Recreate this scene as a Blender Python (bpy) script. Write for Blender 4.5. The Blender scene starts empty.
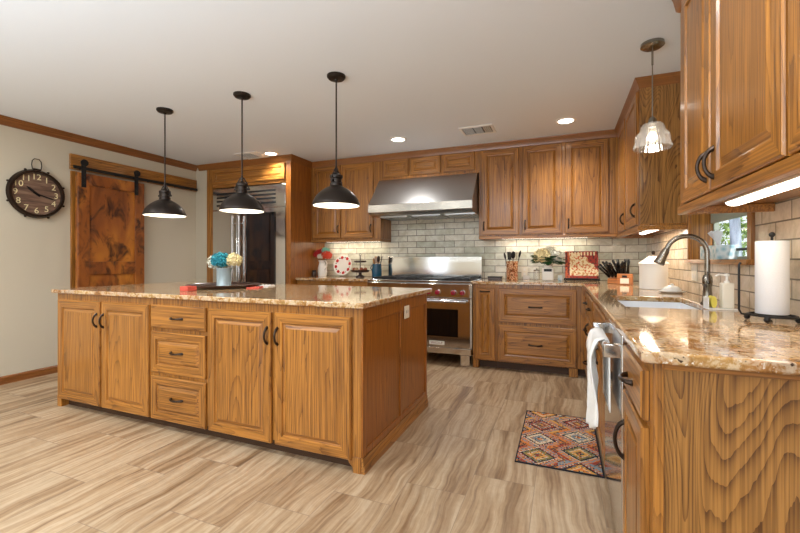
import bpy, bmesh, math, random
from mathutils import Vector, Matrix, Quaternion
random.seed(7)
PI = math.pi
C = bpy.context.scene.collection
SC = bpy.context.scene

# ------------------------------------------------------------ camera, world, lights, exposure
CEIL = 2.45
XR = .82        # right wall
YB = 4.89       # back wall
XL = -4.75      # left wall
cam_d = bpy.data.cameras.new('camera'); cam = bpy.data.objects.new('camera', cam_d); C.objects.link(cam)
cam_d.sensor_width = 36; cam_d.lens = 400.7/800*36; cam_d.shift_y = -(266.5-259.5)/800
cam_d.clip_start = .02
cam.location = (0, 0, 1.144); cam.rotation_euler = (PI/2, 0, math.radians(22.06))
SC.camera = cam
w = bpy.data.worlds.new('world'); SC.world = w; w.use_nodes = True
bg = w.node_tree.nodes['Background']; bg.inputs[0].default_value = (.86, .93, 1, 1); bg.inputs[1].default_value = 1.25
SC.view_settings.view_transform = 'Standard'; SC.view_settings.look = 'None'
SC.view_settings.exposure = 0.2; SC.view_settings.gamma = 1; SC.view_settings.use_curve_mapping = False

def area(name, loc, rot, sx, sy, power, col=(1,1,1)):
    l = bpy.data.lights.new(name, 'AREA'); l.shape = 'RECTANGLE'; l.size = sx; l.size_y = sy; l.energy = power; l.color = col
    o = bpy.data.objects.new(name, l); C.objects.link(o); o.location = loc; o.rotation_euler = rot; return o
# unseen area lights: two rear openings, added upward bounce fill, added overhead fill
area('rear_opening_light', (-3.8, -3.05, 1.25), (PI/2, 0, 0), .6, 1.9, 3.5, (.86, .94, 1))
area('rear_opening_light', (-.9, -3.05, 1.25), (PI/2, 0, 0), 2.2, 1.9, 24, (.86, .94, 1))  # wide rear opening and its light, added to fill the room
area('bounce_fill', (-1.7, -1.2, 1.1), (PI, 0, 0), 3.2, 2.2, 165, (.76, .89, 1))  # added up-facing fill that brightens the ceiling, no fixture of the room
for (x, y, p) in ((-3.6, .9, 22), (-2.0, .7, 20), (-3.6, -1.2, 18), (-1.2, -1.2, 16), (.1, .9, 9)):
    area('ceiling_fill_light', (x, y, CEIL-.03), (0, 0, 0), .3, .3, p, (1, .99, .97))  # added overhead fill for flat, even brightness, not real fixtures
sun = bpy.data.lights.new('sun', 'SUN'); sun.energy = 5; sun.angle = .02
so = bpy.data.objects.new('sun', sun); C.objects.link(so); so.rotation_euler = (math.radians(35), 0, math.radians(15))

# ------------------------------------------------------------ materials
def lin(c):
    return tuple(((v/255)/12.92 if v/255 <= .04045 else ((v/255+.055)/1.055)**2.4) for v in c) + (1,)
class N:
    def __init__(s, name):
        s.m = bpy.data.materials.new(name); s.m.use_nodes = True; s.t = s.m.node_tree; s.b = s.t.nodes['Principled BSDF']
    def n(s, typ, **k):
        x = s.t.nodes.new(typ)
        for a, v in k.items(): setattr(x, a, v)
        return x
    def l(s, a, b): s.t.links.new(a, b)
    def inp(s, x, i, v):
        if hasattr(v, 'node'): s.l(v, x.inputs[i])
        else: x.inputs[i].default_value = v
    def math(s, op, a, b=0.0, c=None):
        x = s.n('ShaderNodeMath', operation=op); s.inp(x, 0, a); s.inp(x, 1, b)
        if c is not None: s.inp(x, 2, c)
        return x.outputs[0]
    def vmul(s, v, sc):
        x = s.n('ShaderNodeVectorMath', operation='MULTIPLY'); s.l(v, x.inputs[0]); x.inputs[1].default_value = sc; return x.outputs[0]
    def vadd(s, v, o):
        x = s.n('ShaderNodeVectorMath', operation='ADD'); s.l(v, x.inputs[0]); s.inp(x, 1, o); return x.outputs[0]
    def noise(s, v, scale=1, detail=2, rough=.5, dist=0, col=False):
        x = s.n('ShaderNodeTexNoise'); s.l(v, x.inputs['Vector']); x.inputs['Scale'].default_value = scale
        x.inputs['Detail'].default_value = detail; x.inputs['Roughness'].default_value = rough; x.inputs['Distortion'].default_value = dist
        return x.outputs['Color' if col else 'Fac']
    def ramp(s, f, stops, interp='LINEAR'):
        x = s.n('ShaderNodeValToRGB'); s.l(f, x.inputs[0]); r = x.color_ramp; r.interpolation = interp
        while len(r.elements) < len(stops): r.elements.new(.5)
        for e, (p, c) in zip(r.elements, stops): e.position = p; e.color = c
        return x.outputs[0]
    def mix(s, f, a, b, mode='MIX'):
        x = s.n('ShaderNodeMix', data_type='RGBA', blend_type=mode); s.inp(x, 0, f); s.inp(x, 6, a); s.inp(x, 7, b); return x.outputs[2]
    def bump(s, h, strength, dist=.01):
        x = s.n('ShaderNodeBump'); s.l(h, x.inputs['Height']); x.inputs['Strength'].default_value = strength; x.inputs['Distance'].default_value = dist
        s.l(x.outputs[0], s.b.inputs['Normal'])
    def set(s, **k):
        for a, v in k.items():
            s.inp(s.b, a.replace('_', ' '), v)
    def coords(s, rnd=True):
        tc = s.n('ShaderNodeTexCoord').outputs['Object']
        if rnd:
            oi = s.n('ShaderNodeObjectInfo').outputs['Random']
            k = s.math('MULTIPLY', oi, 37.0)
            cb = s.n('ShaderNodeCombineXYZ'); s.l(k, cb.inputs[0]); s.l(k, cb.inputs[1]); s.l(k, cb.inputs[2])
            tc = s.vadd(tc, cb.outputs[0])
        return tc
g = (0, 0, 0, 1); wht = (1, 1, 1, 1)
def wood(name, base, dark, axis='z', rings=30, contrast=.42, scale=4.6, rough=.3, fine=.55, stretch=.075, coat=.25, jg=.02, pw=4.5, warp=.1):
    n = N(name); v = n.coords()
    st = {'x': (stretch, 1, 1), 'y': (1, stretch, 1), 'z': (1, 1, stretch)}[axis]
    v1 = n.vmul(v, tuple(scale*a for a in st))
    f = n.noise(v1, 1, 1.0, .35, warp)
    jag = n.noise(n.vmul(v, tuple({True: 9.0, False: 60.0}[a < 1] for a in st)), 1, 2, .5)
    f = n.math('ADD', f, n.math('MULTIPLY', n.math('SUBTRACT', jag, .5), jg))
    r = n.math('FRACT', n.math('MULTIPLY', f, rings))
    r = n.math('MULTIPLY', n.math('POWER', r, pw), n.math('LESS_THAN', r, 2.0))                                   # soft early wood, sharp late wood
    fs = {'x': (2.2, 150, 150), 'y': (150, 2.2, 150), 'z': (150, 150, 2.2)}[axis]
    p = n.noise(n.vmul(v, fs), 1, 2, .6)
    pr = n.ramp(p, [(.42, g), (.62, wht)])
    big = n.noise(n.vmul(v, (1.3, 1.3, 1.3)), 1, 1, .5)
    a = n.math('ADD', n.math('MULTIPLY', r, contrast), n.math('MULTIPLY', n.math('SUBTRACT', 1.0, pr), fine))
    a = n.math('ADD', a, n.math('MULTIPLY', n.math('SUBTRACT', big, .5), .5))
    col = n.mix(a, lin(base), lin(dark)); n.set(Base_Color=col, Roughness=rough)
    n.b.inputs['Coat Weight'].default_value = coat; n.b.inputs['Coat Roughness'].default_value = .12
    n.bump(a, .12, .004)
    return n.m
def flat(name, c, rough=.5, metal=0, bumps=None, **k):
    n = N(name); n.set(Base_Color=lin(c), Roughness=rough, Metallic=metal)
    if bumps:
        n.bump(n.noise(n.coords(), bumps[0], 2), bumps[1], .003)
    for a, v in k.items(): n.b.inputs[a.replace('_', ' ')].default_value = v
    return n.m
def glow(name, c, s):
    n = N(name); n.set(Base_Color=lin(c)); n.b.inputs['Emission Color'].default_value = lin(c); n.b.inputs['Emission Strength'].default_value = s; return n.m
OB, OD = (182, 122, 52), (84, 45, 12)
M = {}
M['oak'] = wood('oak_vertical', OB, OD, 'z')
M['oak_h'] = wood('oak_horizontal', OB, OD, 'x')
M['oak_y'] = wood('oak_depthwise', OB, OD, 'y')
M['oak_side'] = wood('oak_side', (170, 104, 38), (96, 50, 10), 'z', contrast=.35)
M['oak_bold'] = wood('oak_cathedral', (172, 122, 62), (88, 52, 20), 'z', rings=44, contrast=.62, scale=3.0, fine=.5, stretch=.24, jg=.012, pw=2.6, warp=.9)
M['trim'] = wood('trim_wood', (146, 90, 44), (88, 50, 22), 'y', contrast=.3)
M['trimx'] = wood('trim_wood_x', (176, 106, 46), (110, 60, 22), 'x', contrast=.3)
M['crown'] = wood('crown_wood', (150, 94, 42), (92, 52, 20), 'x', contrast=.2, scale=1, stretch=1, fine=.3)
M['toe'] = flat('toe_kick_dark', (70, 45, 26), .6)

n = N('knotty_alder'); v = n.coords()
f = n.noise(n.vmul(v, (4, 4, 1.1)), 1, 3, .6, .6)
kn = n.noise(n.vmul(v, (7, 7, 4)), 1, 3, .7, .8)
c1 = n.ramp(f, [(.3, lin((190, 120, 40))), (.5, lin((150, 84, 30))), (.72, lin((96, 46, 16)))])
c2 = n.ramp(kn, [(.5, g), (.68, wht)])
n.set(Base_Color=n.mix(c2, c1, lin((62, 28, 12))), Roughness=.4); M['alder'] = n.m

n = N('ceiling_paint'); n.set(Base_Color=lin((230, 235, 240)), Roughness=.9); n.bump(n.noise(n.coords(False), 60, 3), .08, .002); M['ceil'] = n.m
n = N('wall_paint'); n.set(Base_Color=lin((194, 184, 164)), Roughness=.85); n.bump(n.noise(n.coords(False), 90, 2), .06, .002); M['wall'] = n.m

# floor: vein-cut travertine-look planks running in depth, custom tile layout
n = N('floor_tile'); tc = n.n('ShaderNodeTexCoord').outputs['Object']
sp = n.n('ShaderNodeSeparateXYZ'); n.l(tc, sp.inputs[0])
u = n.math('DIVIDE', n.math('ADD', sp.outputs[0], .13+.305*40), .305)
col_i = n.math('FLOOR', u)
wv = n.math('DIVIDE', n.math('ADD', n.math('ADD', sp.outputs[1], 10*.62-1.71), n.math('MULTIPLY', col_i, -.2067)), .62)
wv = n.math('ADD', wv, .333*((37) % 3)+40)
row_i = n.math('FLOOR', wv)
fu = n.math('FRACT', u); fv = n.math('FRACT', wv)
eu = n.math('MINIMUM', fu, n.math('SUBTRACT', 1.0, fu)); ev = n.math('MINIMUM', fv, n.math('SUBTRACT', 1.0, fv))
gu = n.math('LESS_THAN', eu, .004); gv = n.math('LESS_THAN', ev, .0022)
gr = n.math('MAXIMUM', gu, gv)
cb = n.n('ShaderNodeCombineXYZ'); n.l(col_i, cb.inputs[0]); n.l(row_i, cb.inputs[1])
wn = n.n('ShaderNodeTexWhiteNoise'); n.l(cb.outputs[0], wn.inputs['Vector'])
off = n.vmul(wn.outputs['Color'], (13, 17, 11))
vv = n.vadd(tc, off)
wob = n.noise(n.vmul(vv, (2.5, 2.5, 1)), 1, 2, .5, 0, True)
vv = n.vadd(vv, n.vmul(wob, (.10, 0, 0)))
f1 = n.noise(n.vmul(vv, (10, .7, 1)), 1, 4, .62, .35)
f2 = n.noise(n.vmul(vv, (36, 1.6, 1)), 1, 4, .65, .3)
f3 = n.noise(n.vmul(vv, (5, 4, 1)), 6, 4, .7)
base = n.ramp(f1, [(.30, lin((130, 103, 76))), (.42, lin((166, 140, 110))), (.54, lin((194, 172, 143))), (.75, lin((180, 157, 128)))])
vein = n.ramp(f2, [(.3, lin((150, 120, 94))), (.45, lin((226, 212, 194))), (.6, wht)])
base = n.mix(.75, base, vein, 'MULTIPLY')
base = n.mix(.25, base, n.ramp(f3, [(.3, lin((180, 170, 160))), (.7, wht)]), 'MULTIPLY')
tint = n.math('ADD', n.math('MULTIPLY', wn.outputs['Value'], .08), .95)
tb = n.n('ShaderNodeCombineColor'); [n.l(tint, tb.inputs[i]) for i in range(3)]
base = n.mix(1.0, base, tb.outputs[0], 'MULTIPLY')
base = n.mix(gr, base, lin((140, 121, 102)))
n.set(Base_Color=base, Roughness=n.math('ADD', n.math('MULTIPLY', gr, .3), .42)); n.bump(n.math('SUBTRACT', f2, gr), .1, .003); M['floor'] = n.m

def granite(name):
    n = N(name); tc = n.n('ShaderNodeTexCoord').outputs['Object']
    a = n.noise(n.vmul(tc, (1.3, 2.2, 2)), 3.2, 5, .62, 1.2)
    b = n.noise(tc, 26, 5, .7, .6)
    c = n.noise(tc, 85, 3, .6)
    c1 = n.ramp(a, [(.3, lin((112, 62, 18))), (.44, lin((176, 112, 40))), (.55, lin((206, 164, 98))), (.7, lin((140, 82, 26)))])
    c2 = n.ramp(b, [(.34, lin((70, 46, 26))), (.46, lin((160, 122, 78))), (.56, lin((216, 204, 182))), (.7, lin((140, 136, 130)))])
    col = n.mix(.55, c1, c2)
    sp = n.ramp(c, [(.3, wht), (.38, g)])
    col = n.mix(sp, col, lin((62, 46, 36)))
    wsp = n.ramp(c, [(.62, g), (.7, wht)])
    col = n.mix(wsp, col, lin((232, 228, 218)))
    n.set(Base_Color=col, Roughness=.07); n.b.inputs['Coat Weight'].default_value = .2; n.b.inputs['Coat Roughness'].default_value = .03
    return n.m
M['granite'] = granite('granite')

def tiles(name, horiz, tint):
    n = N(name); tc = n.n('ShaderNodeTexCoord').outputs['Object']
    sp = n.n('ShaderNodeSeparateXYZ'); n.l(tc, sp.inputs[0])
    cb = n.n('ShaderNodeCombineXYZ'); n.l(sp.outputs[horiz], cb.inputs[0]); n.l(n.math('ADD', sp.outputs[2], -.914), cb.inputs[1])
    br = n.n('ShaderNodeTexBrick', offset=.5, offset_frequency=2)
    n.l(cb.outputs[0], br.inputs['Vector']); br.inputs['Scale'].default_value = 1
    br.inputs['Mortar Size'].default_value = .0035; br.inputs['Mortar Smooth'].default_value = .2
    br.inputs['Brick Width'].default_value = .25; br.inputs['Row Height'].default_value = .077
    br.inputs['Color1'].default_value = (0, 0, 0, 1); br.inputs['Color2'].default_value = (1, 1, 1, 1); br.inputs['Mortar'].default_value = (.5, .5, .5, 1)
    c = n.ramp(br.outputs['Color'], [(0, lin(tint[0])), (.5, lin(tint[1])), (1, lin(tint[2]))])
    mot = n.noise(tc, 9, 4, .7, .8)
    c = n.mix(.7, c, n.ramp(mot, [(.32, lin((206, 200, 184))), (.62, wht)]), 'MULTIPLY')
    c = n.mix(br.outputs['Fac'], c, lin((134, 126, 112)))
    h = n.math('ADD', n.math('MULTIPLY', n.noise(tc, 18, 2, .5), .6), n.math('MULTIPLY', n.math('SUBTRACT', 1.0, br.outputs['Fac']), .7))
    n.set(Base_Color=c, Roughness=.1); n.bump(h, .85, .007); return n.m
M['tile_x'] = tiles('backsplash_tile', 0, ((200, 204, 186), (226, 225, 210), (240, 236, 222)))
M['tile_y'] = tiles('backsplash_tile_warm_lit', 1, ((218, 202, 180), (228, 212, 190), (238, 224, 204)))  # same tile, warm glow of the cabinet strips put into its tint

n = N('brushed_steel'); v = n.coords(False)
b = n.noise(n.vmul(v, (2, 2, 260)), 1, 2, .6)
n.set(Base_Color=lin((226, 226, 226)), Metallic=1.0, Roughness=.11); M['steel'] = n.m
M['steel_dark'] = flat('hood_steel', (190, 190, 190), .3, 1)
M['chrome'] = flat('chrome', (210, 210, 212), .12, 1)
M['nickel'] = flat('brushed_nickel', (150, 144, 134), .24, 1)
M['bronze'] = flat('oiled_bronze', (58, 46, 38), .32, .8)
M['black'] = flat('black_iron', (24, 23, 24), .5, .3)
M['blackgloss'] = flat('black_glass', (10, 10, 12), .06)
M['dglass'] = flat('dark_glass', (16, 17, 18), .05, 0, Coat_Weight=1.0)
M['red'] = flat('red_knob', (150, 12, 40), .25)
M['white'] = flat('white_ceramic', (238, 236, 230), .2)
M['enamel'] = flat('white_enamel', (240, 238, 232), .35)
M['paper'] = flat('paper_white', (222, 224, 228), .9, 0, (220, .3))
M['cloth'] = flat('white_towel', (236, 234, 230), .95, 0, (160, .8))
M['paleblue'] = flat('pale_blue_enamel', (160, 178, 184), .3, .2)
M['plastic'] = flat('cream_plastic', (236, 230, 214), .4)
M['sink'] = flat('sink_white', (240, 242, 246), .15)
M['slot'] = flat('dark_slot', (20, 18, 17), .8)
M['blue'] = flat('blue_stoneware', (34, 84, 112), .25)
M['woodlight'] = wood('utensil_wood', (196, 150, 96), (130, 86, 46), 'z', scale=8)
M['block'] = wood('knife_block_wood', (196, 122, 56), (128, 70, 28), 'x', scale=5)
M['darkwood'] = wood('dark_tray_wood', (66, 38, 26), (34, 18, 12), 'x', scale=5)
M['leaf'] = flat('leaf_green', (40, 92, 44), .6)
M['teal'] = flat('teal_petals', (38, 140, 158), .7)
M['cream'] = flat('cream_petals', (228, 214, 166), .8)
M['whitep'] = flat('white_petals', (224, 222, 206), .8)
M['redp'] = flat('red_petals', (190, 34, 34), .7)
M['orangep'] = flat('coral_petals', (226, 84, 56), .7)
M['mint'] = flat('mint_petals', (136, 200, 180), .7)
M['yellow'] = flat('yellow_sponge', (222, 206, 92), .9)
M['stem'] = flat('stem_green', (70, 96, 50), .7)
M['rednap'] = flat('coral_cloth', (200, 82, 66), .9)
M['apple'] = flat('russet_ball', (156, 84, 54), .5)
M['tan'] = flat('tan_ball', (196, 160, 120), .6)
M['bulb'] = glow('bulb_glow', (255, 236, 200), 5)
M['canlight'] = glow('recessed_glow', (255, 246, 232), 9)
M['tube'] = glow('cabinet_lamp_glow', (255, 246, 230), 5)
M['pendant_in'] = flat('pendant_white_inside', (250, 248, 240), .5)
n = N('clear_glass'); n.set(Base_Color=(.97, .98, .98, 1), Roughness=.03); n.b.inputs['Transmission Weight'].default_value = 1; n.b.inputs['IOR'].default_value = 1.45; M['glass'] = n.m
n = N('thin_pane'); 
mt = n.n('ShaderNodeMixShader'); tr = n.n('ShaderNodeBsdfTransparent'); gl = n.n('ShaderNodeBsdfGlossy'); gl.inputs['Roughness'].default_value = .02
mt.inputs[0].default_value = .07; n.l(tr.outputs[0], mt.inputs[1]); n.l(gl.outputs[0], mt.inputs[2]); n.l(mt.outputs[0], n.t.nodes['Material Output'].inputs[0]); M['pane'] = n.m
# hammered metal for the pendants
n = N('pendant_bronze'); n.set(Base_Color=lin((44, 36, 31)), Metallic=.6, Roughness=.36); M['pend'] = n.m
n = N('frosty_glass')
ms_ = n.n('ShaderNodeMixShader'); m2 = n.n('ShaderNodeMixShader'); tr = n.n('ShaderNodeBsdfTransparent'); gl = n.n('ShaderNodeBsdfGlossy'); gl.inputs['Roughness'].default_value = .08; tl = n.n('ShaderNodeBsdfTranslucent')
m2.inputs[0].default_value = .3; n.l(gl.outputs[0], m2.inputs[1]); n.l(tl.outputs[0], m2.inputs[2])
ms_.inputs[0].default_value = .26; n.l(tr.outputs[0], ms_.inputs[1]); n.l(m2.outputs[0], ms_.inputs[2]); n.l(ms_.outputs[0], n.t.nodes['Material Output'].inputs[0]); M['frosty'] = n.m
n = N('tissue_box_pattern'); v = n.coords(False); ch = n.n('ShaderNodeTexVoronoi'); n.l(v, ch.inputs[0]); ch.inputs['Scale'].default_value = 30
n.set(Base_Color=n.ramp(ch.outputs['Distance'], [(.2, lin((150, 190, 200))), (.6, lin((216, 226, 226)))]), Roughness=.6); M['tissuebox'] = n.m
n = N('clock_wood'); v = n.coords(False); f = n.noise(n.vmul(v, (4, 4, 34)), 1, 3, .6)
n.set(Base_Color=n.ramp(f, [(.3, lin((74, 52, 42))), (.5, lin((112, 84, 66))), (.7, lin((140, 112, 92)))]), Roughness=.6); M['clockface'] = n.m
n = N('foliage'); n.set(Base_Color=n.ramp(n.noise(n.coords(), 3, 2), [(.35, lin((44, 84, 30))), (.65, lin((170, 196, 110)))]), Roughness=.7); M['foliage'] = n.m
n = N('bark'); n.set(Base_Color=n.ramp(n.noise(n.vmul(n.coords(), (8, 8, 1.5)), 1, 4), [(.35, lin((120, 128, 146))), (.65, lin((176, 184, 204)))]), Roughness=.9); M['bark'] = n.m
M['lawn'] = flat('lawn', (120, 140, 84), .9)
M['shade'] = flat('window_shade_cloth', (150, 156, 142), .8)
M['ripple'] = flat('pottery_cream', (230, 196, 150), .4)

# ------------------------------------------------------------ mesh building
class MB:
    def __init__(s): s.v = []; s.f = []; s.m = []
    def add(s, vs, fs, m=0):
        o = len(s.v); s.v += [tuple(p) for p in vs]; s.f += [tuple(o+i for i in f) for f in fs]; s.m += ([m]*len(fs) if isinstance(m, int) else list(m)); return s
    def box(s, x0, x1, y0, y1, z0, z1, m=0):
        return s.add([(x, y, z) for z in (z0, z1) for y in (y0, y1) for x in (x0, x1)],
            [(0, 2, 3, 1), (4, 5, 7, 6), (0, 1, 5, 4), (2, 6, 7, 3), (0, 4, 6, 2), (1, 3, 7, 5)], m)
    def obox(s, c, ax, ay, az, m=0):
        c = Vector(c); ax, ay, az = Vector(ax), Vector(ay), Vector(az)
        return s.add([c+i*ax+j*ay+k*az for k in (-1, 1) for j in (-1, 1) for i in (-1, 1)],
            [(0, 2, 3, 1), (4, 5, 7, 6), (0, 1, 5, 4), (2, 6, 7, 3), (0, 4, 6, 2), (1, 3, 7, 5)], m)
    def lathe(s, prof, c=(0, 0, 0), n=32, m=0, flute=None):
        vs = []; fs = []
        for (r, z) in prof:
            for i in range(n):
                a = 2*PI*i/n; rr = r*(1+(flute(a, z) if flute else 0)); vs.append((c[0]+rr*math.cos(a), c[1]+rr*math.sin(a), c[2]+z))
        for j in range(len(prof)-1):
            for i in range(n):
                k = (i+1) % n; fs.append((j*n+i, j*n+k, (j+1)*n+k, (j+1)*n+i))
        if prof[0][0] > 1e-4 and False: pass
        fs.append(tuple(range(n-1, -1, -1))) if prof[0][0] < .0012 else None
        return s.add(vs, [f for f in fs if f], m)
    def disc(s, c, r, n=32, m=0, up=True):
        vs = [(c[0]+r*math.cos(2*PI*i/n), c[1]+r*math.sin(2*PI*i/n), c[2]) for i in range(n)]
        return s.add(vs, [tuple(range(n)) if up else tuple(range(n-1, -1, -1))], m)
    def tube(s, pts, r, n=10, m=0, closed=False, caps=True):
        pts = [Vector(p) for p in pts]; L = len(pts); vs = []; fs = []
        rs = r if isinstance(r, (list, tuple)) else [r]*L
        up = None
        for i, p in enumerate(pts):
            a = pts[(i-1) % L] if (closed or i > 0) else p; b = pts[(i+1) % L] if (closed or i < L-1) else p
            t = (b-a).normalized()
            if up is None:
                up = Vector((0, 0, 1)) if abs(t.z) < .9 else Vector((1, 0, 0))
            e = (up - t*up.dot(t)).normalized(); up = e; q = t.cross(e)
            for k in range(n):
                an = 2*PI*k/n; vs.append(p+rs[i]*(math.cos(an)*e+math.sin(an)*q))
        for i in range(L if closed else L-1):
            j = (i+1) % L
            for k in range(n):
                l = (k+1) % n; fs.append((i*n+k, i*n+l, j*n+l, j*n+k))
        if not closed and caps: fs += [tuple(range(n-1, -1, -1)), tuple((L-1)*n+k for k in range(n))]
        return s.add(vs, fs, m)
    def cyl(s, a, b, r, n=20, m=0): return s.tube([a, b], r, n, m)
    def ball(s, c, r, n=16, m=0, sq=(1, 1, 1)):
        vs = []; fs = []; R = n//2
        for j in range(1, R):
            for i in range(n):
                th = PI*j/R; a = 2*PI*i/n; vs.append((c[0]+r*sq[0]*math.sin(th)*math.cos(a), c[1]+r*sq[1]*math.sin(th)*math.sin(a), c[2]+r*sq[2]*math.cos(th)))
        o = len(vs); vs += [(c[0], c[1], c[2]+r*sq[2]), (c[0], c[1], c[2]-r*sq[2])]
        for j in range(R-2):
            for i in range(n): k = (i+1) % n; fs.append((j*n+i, (j+1)*n+i, (j+1)*n+k, j*n+k))
        for i in range(n): k = (i+1) % n; fs.append((o, i, k)); fs.append((o+1, (R-2)*n+k, (R-2)*n+i))
        return s.add(vs, fs, m)
    def build(s, name, mats, parent=None, bevel=0, smooth=.7, seg=2):
        me = bpy.data.meshes.new(name); me.from_pydata(s.v, [], s.f)
        for x in (mats if isinstance(mats, (list, tuple)) else [mats]): me.materials.append(M[x])
        me.polygons.foreach_set('material_index', s.m); me.polygons.foreach_set('use_smooth', [True]*len(s.f))
        bm = bmesh.new(); bm.from_mesh(me); bmesh.ops.recalc_face_normals(bm, faces=bm.faces); bm.to_mesh(me); bm.free()
        me.set_sharp_from_angle(angle=smooth); me.update()
        o = bpy.data.objects.new(name, me); C.objects.link(o)
        if parent: o.parent = parent
        if bevel:
            b = o.modifiers.new('bevel', 'BEVEL'); b.width = bevel; b.segments = seg; b.limit_method = 'ANGLE'; b.angle_limit = .6
        return o
def slab(xs, ys, z0, z1, solid, axes='xyz'):
    """solid(i,j) cells of a grid extruded from z0 to z1, one watertight mesh with holes"""
    mb = MB(); nx, ny = len(xs), len(ys); vid = {}
    def P(i, j, k):
        if (i, j, k) not in vid:
            p = {'a': xs[i], 'b': ys[j], 'c': (z0, z1)[k]}
            q = {'xyz': (p['a'], p['b'], p['c']), 'yzx': (p['c'], p['a'], p['b']), 'xzy': (p['a'], p['c'], p['b'])}[axes]
            vid[(i, j, k)] = len(mb.v); mb.v.append(q)
        return vid[(i, j, k)]
    S = lambda i, j: 0 <= i < nx-1 and 0 <= j < ny-1 and solid(i, j)
    for i in range(nx-1):
        for j in range(ny-1):
            if not S(i, j): continue
            F = [(P(i, j, 1), P(i+1, j, 1), P(i+1, j+1, 1), P(i, j+1, 1)), (P(i, j, 0), P(i, j+1, 0), P(i+1, j+1, 0), P(i+1, j, 0))]
            if not S(i, j-1): F.append((P(i, j, 0), P(i+1, j, 0), P(i+1, j, 1), P(i, j, 1)))
            if not S(i, j+1): F.append((P(i+1, j+1, 0), P(i, j+1, 0), P(i, j+1, 1), P(i+1, j+1, 1)))
            if not S(i-1, j): F.append((P(i, j+1, 0), P(i, j, 0), P(i, j, 1), P(i, j+1, 1)))
            if not S(i+1, j): F.append((P(i+1, j, 0), P(i+1, j+1, 0), P(i+1, j+1, 1), P(i+1, j, 1)))
            mb.f += F; mb.m += [0]*len(F)
    return mb
def sweep(path, prof, closed=False):
    """profile (out, z) swept along a 2D path with mitred corners; out is to the LEFT of travel"""
    mb = MB(); L = len(path); pts = [Vector((p[0], p[1])) for p in path]; rings = []
    for i in range(L):
        ds = []
        if i > 0: ds.append((pts[i]-pts[i-1]).normalized())
        if i < L-1: ds.append((pts[i+1]-pts[i]).normalized())
        ns = [Vector((-d.y, d.x)) for d in ds]
        nn = sum(ns, Vector((0, 0))); nn = nn/nn.length; k = 1/max(.2, nn.dot(ns[0]))
        rings.append([(pts[i].x+nn.x*k*o, pts[i].y+nn.y*k*o, z) for (o, z) in prof])
    P = len(prof); vs = [p for r in rings for p in r]; fs = []
    for i in range(L-1):
        for j in range(P):
            k = (j+1) % P; fs.append((i*P+j, i*P+k, (i+1)*P+k, (i+1)*P+j))
    fs += [tuple(range(P)), tuple((L-1)*P+j for j in range(P-1, -1, -1))]
    return mb.add(vs, fs)
def tag(o, label, cat, group=None, kind=None):
    o['label'] = label; o['category'] = cat
    if group: o['group'] = group
    if kind: o['kind'] = kind
    return o
def thing(name, label, cat, loc=(0, 0, 0), rz=0, group=None):
    o = bpy.data.objects.new(name, None); C.objects.link(o); o.location = loc; o.rotation_euler = (0, 0, rz); o.empty_display_size = .1
    return tag(o, label, cat, group)
def struct(o): o['kind'] = 'structure'; return o
def kids(o): return [c for c in C.objects if c.parent == o]
def dup(root, loc, label=None, rz=None):
    def cp(o, par):
        c = o.copy(); C.objects.link(c)
        if par: c.parent = par
        for ch in kids(o): cp(ch, c)
        return c
    r = cp(root, None); r.location = loc
    if rz is not None: r.rotation_euler = (0, 0, rz)
    if label: r['label'] = label
    return r
def text_mb(txt, size, depth=.001):
    cu = bpy.data.curves.new('t', 'FONT'); cu.body = txt; cu.size = size; cu.extrude = depth; cu.align_x = 'CENTER'; cu.align_y = 'CENTER'; cu.resolution_u = 3
    o = bpy.data.objects.new('t', cu); me = bpy.data.meshes.new_from_object(o)
    vs = [tuple(v.co) for v in me.vertices]; fs = [tuple(p.vertices) for p in me.polygons]
    bpy.data.objects.remove(o); bpy.data.curves.remove(cu); bpy.data.meshes.remove(me)
    return vs, fs

# ------------------------------------------------------------ the room
struct(MB().box(XL-.2, XR+.3, -3.2, YB+.2, -.08, 0).build('floor', 'floor'))
struct(MB().box(XL-.2, XR+.3, -3.2, YB+.2, CEIL, CEIL+.1).build('ceiling', 'ceil'))
struct(MB().box(XL-.15, XL, -3.2, YB+.15, 0, CEIL).build('wall_left', 'wall'))
struct(MB().box(XL, XR+.15, YB, YB+.15, 0, CEIL).build('wall_back', 'tile_x'))
WY0, WY1, WZ0, WZ1 = 2.36, 3.31, 1.14, 1.95
struct(slab([XL, -4.1, -3.5, -2.0, .2, XR], [0, .3, 2.2, CEIL], -3.2, -3.08, lambda i, j: not (i in (1, 3) and j == 1), 'xzy').build('wall_rear', 'wall'))
struct(slab([-3.2, WY0, WY1, YB], [0, WZ0, WZ1, CEIL], XR, XR+.145, lambda i, j: not (i == 1 and j == 1), 'yzx').build('wall_right', 'tile_y'))
struct(MB().box(XL, -4.545, 4.12, YB, 0, CEIL).build('wall_fridge_side', 'wall'))
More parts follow.
